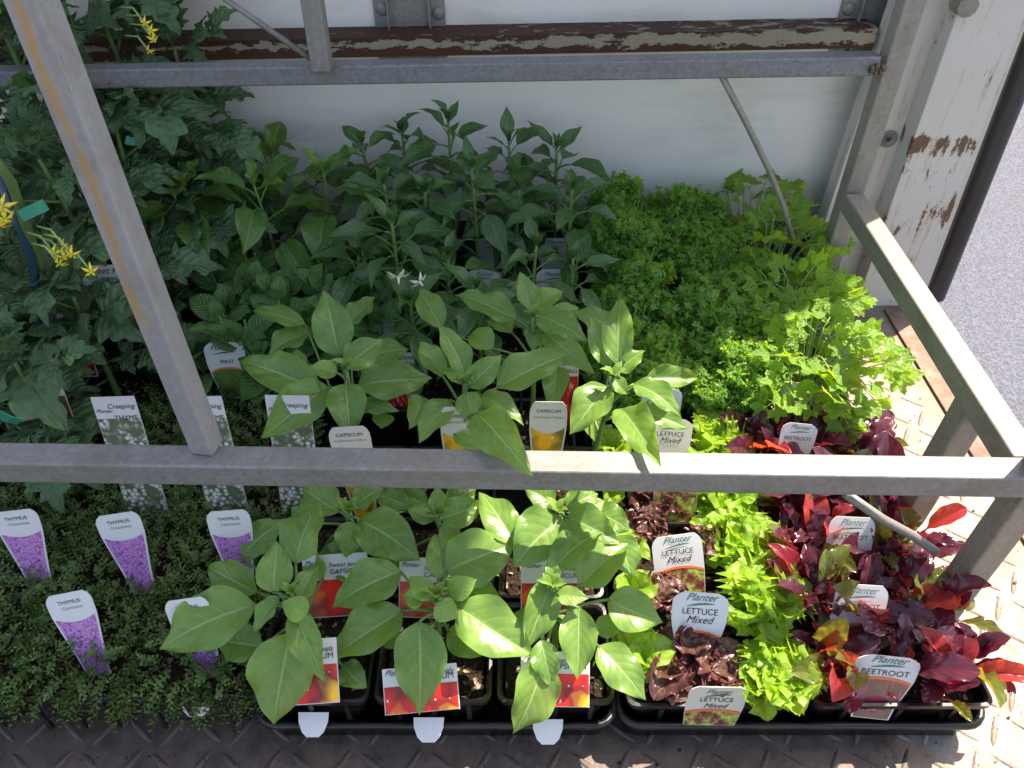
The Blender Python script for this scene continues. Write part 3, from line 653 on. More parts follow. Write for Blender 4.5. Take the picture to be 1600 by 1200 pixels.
def soil_mesh(hw, hd, seed):
    r = random.Random(seed); n = 10; V = []; F = []
    for j in range(n + 1):
        for i in range(n + 1): V.append(((i / n * 2 - 1) * hw, (j / n * 2 - 1) * hd, r.uniform(-0.0025, 0.003)))
    for j in range(n):
        for i in range(n): F.append((j*(n+1)+i, j*(n+1)+i+1, (j+1)*(n+1)+i+1, (j+1)*(n+1)+i))
    mb = MB(); mb.add(V, F)
    for k in range(46):
        c = Vector((r.uniform(-hw, hw) * .92, r.uniform(-hd, hd) * .92, 0.002)); e = [Vector((r.uniform(-1, 1), r.uniform(-1, 1), r.uniform(-.4, .8))) * 0.004 for _ in range(4)]
        mb.add([c + q for q in e], [(0, 1, 2), (0, 2, 3), (0, 3, 1), (1, 3, 2)], None, 2 if r.random() < 0.22 else 1)
    return mb.mesh('soil', [M['soil'], M['soil_chip'], M['perlite']], False)
def pot_mesh(w, d, h, ribs=True):
    """tapered square punnet with rolled rim, inside visible"""
    mb = MB()
    def ring(hw, hd, z, cr=0.008, n=3):
        o = []
        for sx, sy, a0 in ((1, 1, 0), (-1, 1, 90), (-1, -1, 180), (1, -1, 270)):
            for k in range(n + 1):
                a = R(a0 + 90 * k / n); o.append((sx * (hw - cr) + cr * math.cos(a), sy * (hd - cr) + cr * math.sin(a), z))
        return o
    prof = [(-0.010, 0.0), (-0.010, 0.0), (0.0, h - 0.006), (0.003, h - 0.006), (0.0032, h), (0.0006, h + 0.0004), (-0.001, h - 0.002), (-0.005, h * 0.55)]
    rings = [ring(w / 2 - 0.004 + o, d / 2 - 0.004 + o, z) for o, z in prof]; m = len(rings[0]); V = [v for r_ in rings for v in r_]; F = [tuple(range(m))[::-1]]
    for k in range(len(rings) - 1):
        for i in range(m): j = (i + 1) % m; F.append((k*m+i, k*m+j, (k+1)*m+j, (k+1)*m+i))
    mb.add(V, F)
    if ribs:
        for sx in (-1, 1):
            for q in (-0.5, 0, 0.5):
                mb.box((q * w * 0.6 - 0.002, sx * (d / 2 - 0.003) - 0.0015, h * 0.15), (q * w * 0.6 + 0.002, sx * (d / 2 - 0.003) + 0.0015, h - 0.008))
    return mb.mesh('pot', M['plastic'], False)
PH_ = 0.066
POT = {'sq': pot_mesh(0.101, 0.097, PH_), 'wide': pot_mesh(0.156, 0.064, 0.058)}
SOIL = {'sq': [soil_mesh(0.0425, 0.0405, s) for s in range(4)], 'wide': [soil_mesh(0.070, 0.0245, s) for s in range(4)]}
TRZ = 0.004
def potted(name, label, cat, x, y, group, kind='sq', soil=True):
    t = thing(name, label, cat, (x, y, TRZ), group); p = link('pot', POT[kind], t)
    if soil:
        s = link('soil', rng.choice(SOIL[kind]), p, Matrix.Translation((0, 0, (PH_ if kind == 'sq' else 0.058) - 0.012))); s['kind'] = 'stuff'
    return t
ZS = TRZ + PH_ - 0.012

# trays --------------------------------------------------------
def tray(x0, x1, y0, y1, label):
    t = thing('seedling_tray', label, 'tray', ((x0 + x1) / 2, (y0 + y1) / 2, 0.0006), 'black seedling trays on the truck floor')
    hw, hd = (x1 - x0) / 2, (y1 - y0) / 2
    def ring(o, z, cr=0.018, n=5):
        out = []
        for sx, sy, a0 in ((1, 1, 0), (-1, 1, 90), (-1, -1, 180), (1, -1, 270)):
            for k in range(n + 1):
                a = R(a0 + 90 * k / n); c = cr + o; out.append((sx * (hw - cr) + c * math.cos(a), sy * (hd - cr) + c * math.sin(a), z))
        return out
    prof = [(-0.006, 0.0), (-0.002, 0.030), (0.002, 0.030), (0.0035, 0.032), (0.003, 0.0355), (0, 0.037), (-0.003, 0.0355), (-0.0045, 0.030), (-0.008, 0.003)]
    rings = [ring(o, z) for o, z in prof]; m = len(rings[0]); V = [v for r_ in rings for v in r_]; F = [tuple(range(m))[::-1], tuple((len(rings) - 1) * m + i for i in range(m))]
    for k in range(len(rings) - 1):
        for i in range(m): j = (i + 1) % m; F.append((k*m+i, k*m+j, (k+1)*m+j, (k+1)*m+i))
    link('tray_body', mesh('tray_body', V, F, M['plastic'], None, True), t)
    return t
tray(-0.222, 0.090, 0.297, 0.602, 'black seedling tray holding capsicums at the front centre of the floor')
tray(0.094, 0.413, 0.297, 0.632, 'black seedling tray holding lettuce and beetroot at the front right')
tray(-0.222, 0.090, 0.612, 1.020, 'black seedling tray holding chillies against the white wall')
tray(0.096, 0.404, 0.640, 1.020, 'black seedling tray holding curly and flat parsley at the back right')
tray(-0.640, -0.228, 0.640, 1.020, 'black seedling tray holding tomatoes and mint at the back left')

# ------------------------------------------------------------ hero capsicums, leaf by leaf
def hero(label, potxy, apex, leaves, zs, group='capsicum plants with broad leaves', name='capsicum_plant', cat='capsicum plant', key='cap', scale_y=1.0):
    t = potted(name, label, cat, potxy[0], potxy[1], group)
    org = Vector(t.location); A = P(*apex, z=zs); S0 = Vector((potxy[0], potxy[1], ZS)); mid = S0.lerp(A, 0.5) + Vector((0.004, -0.004, 0.004))
    mb = MB(); st = bez(S0, mid, A, 8); mb.tube([p - org for p in st], 0.0034, 0.002, n=7)
    r = random.Random(int(apex[0]))
    for L in leaves:
        bx, by, tx, ty, w = L[:5]; z0 = L[5] if len(L) > 5 and L[5] is not None else zs - 0.004 - 0.0
        up = (by - ty)
        z1 = L[6] if len(L) > 6 and L[6] is not None else z0 + max(-0.035, min(0.035, up * 0.00030))
        kind = L[7] if len(L) > 7 else key
        p0 = P(bx, by, z=z0); p1 = P(tx, ty, z=z1)
        dep = (p0 - CAMP).dot(FW); wm = w / FPX * dep * 1.02
        nh = Vector((r.uniform(-0.3, 0.3), -0.35 + r.uniform(-0.25, 0.15), 1.0))
        hpx = math.hypot(tx - bx, ty - by)
        if hpx < 52 and kind == 'cap' and r.random() < 0.75: kind = 'capy'
        me = r.choice(LM[kind]); put_leaf(t, me, p0, p1, wm, nh)
        # petiole back to the stem, below the apex
        k = min(1.0, max(0.35, 1 - (p0 - A).length * 5.0)); sp = st[int(k * 8)]
        m = sp.lerp(p0, 0.55) + Vector((0, 0, 0.006)); mb.tube([q - org for q in bez(sp, m, p0, 5)], 0.0017, 0.0013, n=5)
        # midrib continues from petiole a little under the blade
        mb.tube([p0 - org, p0.lerp(p1, 0.12) - org], 0.0012, 0.0006, n=4)
    # growing tip
    for k in range(6):
        an = k * 2.4; d = Vector((math.cos(an), math.sin(an) * 0.8, 0.9)) ; ln = r.uniform(0.010, 0.019)
        put_leaf(t, r.choice(LM['capy']), A + Vector((0, 0, 0.001)), A + d.normalized() * ln, ln * 0.5, (-d.x, -d.y, 1.2))
    for k in range(3):
        an = k * 2.1 + 1; e = A + Vector((math.cos(an) * 0.008, math.sin(an) * 0.008, 0.004)); mb.tube([A - org, e - org], 0.0009, 0.0009, n=4); mb.tube([e - org, e - org + Vector((0, 0, 0.004))], 0.002, 0.001, n=6)
    part('stem', mb, M['stem'], t)
    return t
X1, X2, X3 = -0.171, -0.067, 0.037
hero('capsicum plant with big leaf reaching left over purple thyme tag, front left of its tray', (X1, 0.348), (455, 925), [
    (398, 945, 243, 1014, 92, .125, .10), (454, 989, 425, 1134, 100, .12, .075), (460, 955, 507, 1066, 50, .135, .115), (437, 932, 395, 988, 30, .14, .125),
    (427, 926, 432, 845, 56, .14, .165), (462, 880, 502, 778, 76, .15, .17), (402, 925, 322, 884, 58, .115, .11), (378, 868, 446, 810, 56, .11, .125),
    (410, 1012, 336, 1000, 58, .095, .09), (468, 935, 497, 884, 38, .14, .15), (535, 1040, 573, 1074, 42, .082, .08), (505, 905, 480, 850, 36, .10, .11), (480, 960, 440, 940, 40, .14, .15)], .145)
hero('capsicum plant with one leaf drooping before the middle tag, front middle of its tray', (X2, 0.348), (682, 930), [
    (655, 972, 655, 1118, 82, .125, .085), (716, 948, 836, 1024, 86, .13, .115), (700, 908, 792, 948, 62, .125, .12), (698, 893, 806, 848, 92, .135, .145),
    (690, 905, 680, 832, 48, .13, .14), (674, 936, 640, 900, 36, .145, .15), (664, 938, 630, 930, 34, .14, .14), (700, 986, 768, 1022, 56, .10, .09),
    (625, 1008, 588, 988, 34, .085, .085), (680, 945, 714, 966, 40, .145, .135), (628, 955, 508, 1032, 74, .115, .10), (626, 893, 518, 948, 72, .13, .12), (700, 925, 745, 905, 40, .14, .15)], .145)
hero('capsicum plant with sunlit leaves drooping over the tray edge, front right of its tray', (X3, 0.348), (862, 915), [
    (862, 905, 820, 1016, 54, .145, .115), (905, 950, 902, 1062, 58, .135, .105), (850, 1028, 803, 1150, 74, .11, .07), (846, 1000, 864, 1076, 44, .12, .10),
    (950, 937, 1037, 972, 68, .12, .11), (935, 1010, 1010, 1094, 62, .105, .085), (930, 985, 976, 975, 36, .10, .10), (905, 915, 982, 848, 68, .135, .145),
    (868, 910, 858, 868, 24, .15, .165), (880, 985, 925, 1000, 36, .10, .09), (870, 930, 920, 935, 30, .15, .15), (840, 960, 790, 985, 40, .11, .10)], .15)
hero('capsicum plant half hidden under the front rail, second row left of its tray', (X1, 0.448), (545, 800), [
    (562, 812, 657, 876, 76, .135, .12), (640, 792, 585, 772, 40, .12, .12), (552, 815, 540, 872, 44, .135, .115), (530, 800, 470, 760, 60, .13, .13), (555, 790, 600, 762, 40, .13, .14),
    (530, 870, 575, 905, 58, .10, .085), (510, 850, 555, 900, 44, .10, .10), (490, 820, 455, 792, 30, .12, .12)], .142)
hero('capsicum plant with small bright tip just below the front rail, second row middle', (X2, 0.448), (684, 806), [
    (683, 810, 636, 797, 32, .15, .15), (685, 806, 684, 758, 32, .15, .17), (690, 812, 757, 786, 50, .145, .15), (688, 822, 720, 838, 44, .14, .13), (806, 850, 748, 768, 58, .145, .15),
    (700, 800, 745, 760, 46, .14, .15), (690, 880, 735, 910, 60, .10, .09), (640, 860, 600, 900, 50, .095, .085), (730, 860, 780, 900, 50, .09, .085), (670, 790, 600, 760, 40, .12, .12)], .152)
hero('capsicum plant with heart shaped sunlit leaf below the front rail, second row right', (X3, 0.448), (872, 800), [
    (878, 812, 803, 884, 88, .155, .145), (885, 808, 968, 846, 62, .15, .15), (864, 888, 940, 828, 62, .15, .155), (960, 838, 988, 905, 52, .14, .125), (865, 790, 820, 762, 44, .15, .16),
    (885, 795, 935, 770, 44, .145, .15), (905, 850, 860, 880, 40, .12, .11), (905, 800, 945, 782, 36, .13, .135), (930, 800, 985, 830, 50, .12, .115), (890, 870, 925, 905, 44, .11, .10)], .158)
hero('capsicum plant with tall upright leaf, behind the front rail beside the left post', (X1 + 0.005, 0.548), (541, 575), [
    (530, 556, 506, 453, 62, .20, .245), (541, 573, 598, 529, 50, .20, .215), (527, 583, 481, 573, 32, .20, .205), (503, 612, 372, 562, 62, .19, .195), (512, 604, 408, 684, 66, .19, .175),
    (482, 520, 417, 553, 52, .165, .16), (477, 508, 393, 484, 28, .175, .18), (540, 600, 546, 684, 60, .195, .17), (560, 602, 676, 590, 60, .17, .165), (562, 633, 624, 642, 28, .15, .15),
    (600, 645, 596, 670, 36, .14, .13), (545, 506, 585, 462, 40, .17, .185), (480, 580, 430, 560, 46, .165, .165), (570, 560, 640, 545, 50, .16, .16)], .207)
hero('capsicum plant with long leaf hanging over the front rail near its middle', (X2, 0.548), (728, 598), [
    (727, 585, 684, 505, 44, .215, .25), (692, 588, 655, 532, 36, .205, .22), (733, 605, 784, 554, 42, .215, .235), (724, 600, 686, 573, 26, .215, .22), (728, 614, 744, 664, 42, .215, .205),
    (752, 618, 819, 662, 42, .205, .20), (702, 625, 654, 692, 46, .195, .18), (745, 646, 831, 743, 64, .245, .262), (777, 606, 886, 551, 58, .20, .21), (710, 680, 752, 703, 22, .17, .17),
    (740, 640, 790, 690, 40, .16, .14), (660, 620, 640, 670, 40, .15, .14)], .22)
hero('capsicum plant with pale young tip, fourth from the left behind the front rail', (0.022, 0.628), (832, 495), [
    (830, 483, 812, 424, 34, .22, .25), (806, 500, 710, 458, 46, .21, .215), (690, 512, 655, 449, 42, .20, .22), (770, 545, 733, 520, 42, .19, .19), (838, 492, 919, 533, 48, .215, .21),
    (850, 520, 929, 584, 42, .205, .195), (840, 482, 880, 454, 38, .21, .22), (870, 572, 864, 640, 42, .19, .175), (835, 508, 832, 548, 34, .205, .19), (862, 500, 905, 480, 36, .19, .19), (800, 520, 760, 500, 36, .18, .18)], .222)
hero('capsicum plant with half sunlit leaf pointing over the rail, nearest the curly parsley', (0.078, 0.548), (958, 588), [
    (965, 570, 969, 462, 50, .225, .26), (953, 573, 921, 492, 38, .22, .25), (965, 580, 1008, 547, 38, .22, .235), (1010, 592, 1093, 590, 38, .205, .20), (990, 600, 1066, 650, 46, .21, .20),
    (950, 605, 890, 677, 60, .21, .19), (972, 640, 1031, 724, 56, .235, .26), (957, 592, 981, 616, 26, .22, .21), (965, 512, 892, 485, 42, .19, .20), (1005, 642, 1078, 668, 40, .17, .165), (920, 640, 930, 690, 36, .15, .13)], .226)

# ------------------------------------------------------------ procedural pepper plants (chillies and capsicums at the back)
def pepper(name, label, cat, group, apex, y, key, ll, n=13, seed=0, pot=True, spread=1.0, yp=None):
    r = random.Random(seed * 31 + 5); A = P(apex[0], apex[1], y=y); px = A.x + r.uniform(-0.008, 0.008); py = (yp or y) + r.uniform(-0.004, 0.004)
    t = potted(name, label, cat, px, py, group); org = Vector(t.location); S0 = Vector((px, py, ZS))
    mid = S0.lerp(A, 0.5) + Vector((r.uniform(-.008, .008), r.uniform(-.006, .006), 0)); st = bez(S0, mid, A, 14); mb = MB(); mb.tube([p - org for p in st], 0.0032, 0.0018, n=6)
    H = A.z - ZS; asp = 0.47 if key == 'chi' else 0.55
    for k in range(n):
        f = 0.24 + 0.76 * (k / (n - 1)) ** 0.85; idx = f * 14; i0 = min(13, int(idx)); sp = st[i0].lerp(st[i0 + 1], idx - i0)
        az = k * 2.3999 + seed + r.uniform(-0.3, 0.3); top = max(0, (f - 0.8) / 0.2)
        el = R(8 + 46 * top ** 1.5 + r.uniform(-16, 14)); L = 1.16 * ll * (1.1 - 0.5 * top) * r.uniform(0.75, 1.15) * (0.8 if f < 0.4 else 1)
        d = Vector((math.cos(az) * math.cos(el), math.sin(az) * math.cos(el), math.sin(el)))
        pl = L * (0.42 - 0.28 * top) * spread; p0 = sp + d * pl + Vector((0, 0, pl * 0.35))
        el2 = el - R(28 * (1 - top)); d2 = Vector((math.cos(az) * math.cos(el2), math.sin(az) * math.cos(el2), math.sin(el2))); p1 = p0 + d2 * L
        if p1.y > YW - 0.02: p1.y = YW - 0.02 - r.uniform(0, .01)
        if p0.y > YW - 0.03: p0.y = YW - 0.03
        kk = 'cap' if (top > 0.7 and key == 'capd') else key
        if covers(p0, p1): continue
        put_leaf(t, r.choice(LM[kk]), p0, p1, L * asp * r.uniform(0.85, 1.1), (r.uniform(-.3, .3), -0.15 + r.uniform(-.3, .2), 1)); mb.tube([q - org for q in bez(sp, sp.lerp(p0, .5) + Vector((0, 0, 0.004)), p0, 4)], 0.0014, 0.001, n=4)
    for k in range(6):
        an = k * 2.4 + seed; d = Vector((math.cos(an) * .6, math.sin(an) * .6, 1)).normalized(); ln = r.uniform(0.012, 0.024)
        put_leaf(t, r.choice(LM['capy' if key == 'capd' else key]), A, A + d * ln, ln * 0.42, (-d.x, -d.y, .5))
    part('stem', mb, M['stem'], t); return t
gB = 'young capsicum plants at the back left'
for k, (ax, ay, y, ll, lab) in enumerate([
    (316, 214, .965, .062, 'bright green capsicum plant against the wall, nearest the tomato leaves'),
    (424, 240, .965, .062, 'bright green capsicum plant against the wall, second from the tomato leaves'),
    (288, 292, .880, .060, 'bright green capsicum plant right beside the left post, one row from the wall'),
    (397, 290, .880, .066, 'bright green capsicum plant with upright twin tip leaves, above the mint'),
    (505, 268, .930, .060, 'bright green capsicum plant between the chillies and the other back left capsicums')]):
    pepper('capsicum_plant', lab, 'capsicum plant', gB, (ax, ay), y, 'capd', ll * .92, 15, k + 3)
gC = 'tall chilli plants at the back'
for k, (ax, ay, y, ll, n, lab) in enumerate([
    (566, 226, .965, .060, 13, 'dark chilli plant against the wall, leftmost of the tall chillies'),
    (628, 206, .985, .064, 13, 'dark chilli plant against the wall with round leaf, second of the tall chillies'),
    (700, 190, .965, .062, 14, 'tallest dark chilli plant against the wall, with its tip above all others'),
    (795, 222, .965, .062, 13, 'dark chilli plant against the wall, fourth of the tall chillies'),
    (870, 232, .965, .066, 14, 'dark chilli plant against the wall, rightmost and nearest the parsley'),
    (600, 288, .880, .058, 13, 'dark chilli plant one row from the wall, leftmost in that row'),
    (664, 300, .880, .056, 12, 'dark chilli plant one row from the wall, below the tallest tip'),
    (737, 262, .880, .058, 14, 'dark chilli plant with small bright tip, one row from the wall at the middle'),
    (812, 296, .890, .054, 12, 'dark chilli plant one row from the wall, between the middle and the parsley'),
    (894, 296, .870, .058, 14, 'dark chilli plant with bright stem, one row from the wall beside the parsley'),
    (612, 348, .790, .060, 14, 'narrow leaved chilli plant with white flower, in the centre of the trays'),
    (700, 400, .780, .054, 12, 'low narrow leaved chilli plant behind the pale young capsicum tip'),
    (838, 384, .780, .052, 13, 'narrow leaved chilli plant with star shaped tip in front of white tags'),
    (895, 404, .770, .050, 12, 'narrow leaved chilli plant leaning into the curly parsley'),
    (560, 400, .800, .060, 12, 'dark chilli plant beside the mint, behind the tall upright capsicum leaf'),
    (640, 470, .700, .058, 11, 'dark low chilli plant with red chilli tag in its pot'),
    (745, 450, .700, .052, 10, 'dark low chilli plant just behind the rail capsicums')]):
    pepper('chilli_plant', lab, 'chilli plant', gC, (ax, ay), y, 'chi', ll * .80, n + 8, k + 20)
# white chilli flower
def star(parent, org, c, nrm, rad, mat, n=5, back=0.3, name='flower'):
    c = Vector(c); nrm = Vector(nrm).normalized(); a = nrm.orthogonal().normalized(); b = nrm.cross(a); mb = MB()
    for k in range(n):
        q = 2 * math.pi * k / n; d = a * math.cos(q) + b * math.sin(q); s = a * -math.sin(q) + b * math.cos(q)
        V = [c, c + d * rad * .45 + s * rad * .2, c + d * rad - nrm * rad * back, c + d * rad * .45 - s * rad * .2, c + d * rad * 0.5 + nrm * rad * 0.08]
        mb.add([v - org for v in V], [(0, 1, 4), (1, 2, 4), (2, 3, 4), (3, 0, 4)])
    mb.tube([c - org, c - org + nrm * rad * 0.5], rad * 0.12, rad * 0.06, n=5)
    return part(name, mb, mat, parent)
for o in list(bpy.data.objects):
    if o.get('label', '').startswith('narrow leaved chilli plant with white flower'):
        star(o, Vector(o.location), P(622, 432, y=.70), (0.1, -0.6, -0.6), 0.016, M['white_petal'])
        star(o, Vector(o.location), P(655, 440, y=.70), (0.5, -0.5, -0.3), 0.013, M['white_petal'])

# ------------------------------------------------------------ mint
def mint(label, x, y, shoots, seed):
    r = random.Random(seed); t = potted('mint_plant', label, 'mint', x, y, 'mint pots left of the chillies'); org = Vector(t.location); mb = MB()
    for k in range(shoots):
        bx, by = x + r.uniform(-.035, .035), y + r.uniform(-.035, .035); h = r.uniform(0.065, 0.115)
        A = Vector((bx + (bx - x) * 0.5, by + (by - y) * .5, ZS + h)); S0 = Vector((bx, by, ZS)); mb.tube([S0 - org, A - org], 0.0018, 0.0014, n=5)
        az = r.uniform(0, 3.14)
        for q in range(4):
            f = 0.35 + 0.2 * q; c = S0.lerp(A, min(1, f)); az += math.pi / 2; L = [0.054, 0.054, 0.044, 0.028][q] * r.uniform(.85, 1.15); el = R([5, 12, 30, 58][q])
            for sgn in (0, math.pi):
                d = Vector((math.cos(az + sgn) * math.cos(el), math.sin(az + sgn) * math.cos(el), math.sin(el)))
                if not covers(c, c + d * L): put_leaf(t, r.choice(LM['mint']), c + d * .004, c + d * L, L * .66, (r.uniform(-.2, .2), -.3, 1))
    part('stem', mb, M['stem'], t)
for k, (x, y, lab) in enumerate([(-.345, .735, 'mint pot partly behind the left post, nearest the front'), (-.262, .735, 'mint pot with upright serrated leaf right behind the round mint tag'),
    (-.185, .735, 'mint pot beside the tall upright capsicum leaf'), (-.345, .825, 'mint pot behind the left post, further from the front'),
    (-.262, .825, 'mint pot below the twin tipped capsicum, middle of the far mint row'), (-.185, .81, 'mint pot beside the chillies, right end of the far mint row')]): mint(lab, x, y, 9, k)

# ------------------------------------------------------------ tomatoes
def tomato(label, x, y, top, seed, nl=9, ll=0.15, lean=(0, 0)):
    r = random.Random(seed); t = potted('tomato_plant', label, 'tomato plant', x, y, 'tomato plants at the left'); org = Vector(t.location); mb = MB()
    S0 = Vector((x, y, ZS)); A = Vector((x + lean[0], y + lean[1], top)); st = bez(S0, S0.lerp(A, .5) + Vector((r.uniform(-.02, .02), r.uniform(-.02, .02), 0)), A, 12); mb.tube([p - org for p in st], 0.0042, 0.0022, n=7)
    for k in range(nl):
        f = 0.22 + 0.78 * k / (nl - 1); idx = f * 12; i0 = min(11, int(idx)); sp = st[i0].lerp(st[i0 + 1], idx - i0)
        az = k * 2.4 + seed * 1.3; topf = max(0, (f - .75) / .25); el = R(12 + 40 * topf + r.uniform(-12, 12)); L = ll * 1.12 * (1 - .35 * topf) * r.uniform(.8, 1.15)
        d = Vector((math.cos(az) * math.cos(el), math.sin(az) * math.cos(el), math.sin(el) - 0.12)); p1 = sp + d * L
        if p1.y > YW - .03: p1.y = YW - .03
        if covers(sp, p1) and k < nl - 2: continue
        put_leaf(t, r.choice(LM['tom']), sp, p1, L * 1.0, (r.uniform(-.3, .3), -.25, 1), depth=L)
    for k in range(3):
        an = seed + k * 2; d = Vector((math.cos(an) * .4, math.sin(an) * .4, .8)); put_leaf(t, r.choice(LM['tom']), A, A + d * .05, .05, (-d.x, -d.y, .5), depth=.05)
    part('stem', mb, M['tom_stem'], t); return t, st
toms = {}
for k, (x, y, top, nl, ll, lab) in enumerate([
    (-.405, .955, .385, 12, .100, 'tomato plant against the wall with yellow flowers beside the rusty beam'),
    (-.490, .960, .48, 16, .135, 'tomato plant against the wall behind the top of the left post'),
    (-.590, .950, .52, 16, .15, 'tomato plant against the wall at the far left corner'),
    (-.462, .870, .34, 9, .105, 'tomato plant one row from the wall, just left of the left post'),
    (-.550, .870, .45, 15, .14, 'tomato plant one row from the wall, at the left margin'),
    (-.505, .770, .33, 9, .115, 'tomato plant tied with a green strip to a dark stake'),
    (-.590, .760, .36, 10, .15, 'tomato plant at the left margin behind the tied one'),
    (-.475, .680, .215, 7, .095, 'low tomato plant with yellow flowers over the white tomato tag'),
    (-.560, .680, .26, 10, .13, 'low tomato plant at the left margin above the thyme'),
    (-.510, .600, .19, 7, .10, 'foremost tomato plant sprawling over the creeping thyme tag')]):
    toms[k] = tomato(lab, x, y, top, k + 1, nl, ll)
def yflowers(key, pts, rad=0.010):
    t = toms[key][0]; org = Vector(t.location)
    for i, (px, py, y) in enumerate(pts):
        c = P(px, py, y=y); star(t, org, c, (math.sin(i * 2.1) * .7, -0.8, -0.2 + .4 * math.cos(i * 1.7)), rad, M['yellow'], 5, 0.7)
        mb = MB(); mb.tube([c - org, c - org + Vector((-0.012, 0.01, 0.012)), c - org + Vector((-0.03, 0.02, 0.01))], 0.0011, n=4); part('flower_stalk', mb, M['pale_stem'], t)
yflowers(0, [(236, 48, .86), (240, 62, .86), (233, 80, .86), (226, 36, .86)], .007)
yflowers(7, [(84, 395, .62), (100, 402, .62), (92, 412, .61), (112, 398, .61), (142, 424, .60), (100, 385, .62)], .008)
yflowers(5, [(4, 322, .58), (8, 342, .58), (-4, 350, .58)], .010)
# dark stake and green ties
st = thing('plant_stake', 'dark blue plant stake leaning beside the tied tomato stem', 'stake', P(60, 420, y=.66)); mb = MB()
mb.tube([P(-10, 250, y=.64) - Vector(st.location), P(48, 400, y=.66) - Vector(st.location), P(75, 560, y=.70) - Vector(st.location)], .0045, n=8); part('stake_rod', mb, M['blue_stake'], st)
sm = toms[5][0]; mb = MB(); org = Vector(sm.location); mb.tube([P(-25, 225, y=.63) - org, P(18, 285, y=.635) - org, P(38, 345, y=.65) - org, P(66, 425, y=.68) - org, P(85, 520, y=.73) - org], .0042, .0052, n=8); part('stem', mb, M['tom_stem'], sm)
def tie(label, c, w, ang):
    t = thing('plant_tie', label, 'plant tie', c, 'green plastic plant ties'); mb = MB()
    pts = [(-w * .5, 0, -.003), (-w * .2, -.004, .0), (w * .2, -.004, .003), (w * .5, 0, .004)]
    V = []; F = []
    for q, (a, b, z) in enumerate(pts):
        for dy in (0, .0012): V += [(a, b + dy, z - .0055), (a, b + dy, z + .0055)]
    for q in range(3):
        b = q * 4; F += [(b, b + 4, b + 5, b + 1), (b + 2, b + 3, b + 7, b + 6), (b + 1, b + 5, b + 7, b + 3), (b, b + 2, b + 6, b + 4)]
    mb.add(V, F); o = part('tie_strip', mb, M['teal_tie'], t, False, Matrix.Rotation(ang, 4, 'Y'))
tie('green plastic tie holding the tomato stem to its dark stake', P(52, 330, y=.635), .030, R(-10))
tie('green plastic tie half hidden in the tomato leaves right of the left post', P(208, 220, y=.84), .016, R(30))
tie('green plastic tie low at the left margin beside the creeping thyme tag', P(6, 648, y=.50), .028, R(55))

# ------------------------------------------------------------ parsley
def curly(label, x, y, h, n, seed):
    r = random.Random(seed); t = potted('curly_parsley', label, 'curly parsley', x, y, 'curly parsley pots'); org = Vector(t.location)
    for k in range(n):
        a = r.uniform(0, 6.28); q = math.sqrt(r.random()); bx, by = q * math.cos(a) * .016, q * math.sin(a) * .016
        tx, ty = q * math.cos(a) * .062, q * math.sin(a) * .062; hh = h * (1 - .3 * q * q) * r.uniform(.62, 1.15)
        p0 = Vector((bx, by, PH_ - .012)); p1 = Vector((tx, ty, PH_ - .012 + hh)); d = p1 - p0; s = r.uniform(.040, .070)
        # stalks reach down into the pot; head size stays natural
        z = d.normalized(); xx = z.orthogonal().normalized(); xx = Matrix.Rotation(r.uniform(0, 6.28), 3, z) @ xx; yy = z.cross(xx)
        link('frond', r.choice(LM['curly']), t, Matrix.Translation(p1 - z * s) @ Matrix((xx, yy, z)).transposed().to_4x4() @ Matrix.Diagonal((s, s, s, 1)))
    mb = MB()
    for k in range(24):
        a = r.uniform(0, 6.28); q = r.random(); mb.tube([(q * math.cos(a) * .016, q * math.sin(a) * .016, PH_ - .014), (q * math.cos(a) * .05, q * math.sin(a) * .05, PH_ - .012 + h * .8)], .0011, n=4)
    part('stalk', mb, M['pale_stem'], t)
for k, (x, y, h, lab) in enumerate([(.150, .690, .095, 'curly parsley pot next to the capsicums, in the nearest parsley row'), (.251, .688, .082, 'sunlit curly parsley pot just behind the lettuce tag'),
    (.150, .790, .115, 'curly parsley pot next to the chillies, second row back'), (.251, .788, .105, 'curly parsley pot beside the flat parsley, second row back'),
    (.150, .888, .13, 'curly parsley pot next to the chillies, third row back'), (.251, .888, .12, 'curly parsley pot beside the flat parsley, third row back'),
    (.150, .986, .13, 'curly parsley pot against the wall beside the chillies'), (.251, .986, .12, 'curly parsley pot against the wall beside the flat parsley')]): curly(lab, x, y, h, 44, k + 50)
def flatp(label, x, y, h, n, seed, ll=.043):
    r = random.Random(seed); t = potted('flat_parsley', label, 'flat parsley', x, y, 'flat leaved parsley pots'); org = Vector(t.location); mb = MB()
    for k in range(n):
        a = k * 2.4 + r.uniform(-.3, .3); q = math.sqrt((k + .5) / n); S0 = Vector((x + q * math.cos(a) * .02, y + q * math.sin(a) * .02, ZS))
        hh = h * (1.05 - .45 * q * q) * r.uniform(.8, 1.1); rad = .082 * q * r.uniform(.8, 1.15); p0 = Vector((x + rad * math.cos(a), y + rad * math.sin(a), ZS + hh)); mb.tube([v - org for v in bez(S0, S0.lerp(p0, .6) + Vector((0, 0, .02)), p0, 6)], .0012, .0009, n=4)
        az = a + r.uniform(-.8, .8); el = R(35 - 45 * q + r.uniform(-22, 22)); d = Vector((math.cos(az) * math.cos(el), math.sin(az) * math.cos(el), math.sin(el))); L = ll * r.uniform(.75, 1.25)
        put_leaf(t, r.choice(LM['pars']), p0, p0 + d * L, L * .95, (r.uniform(-.4, .4), -.2 + r.uniform(-.3, .3), 1), depth=L)
    part('stalk', mb, M['pale_stem'], t)
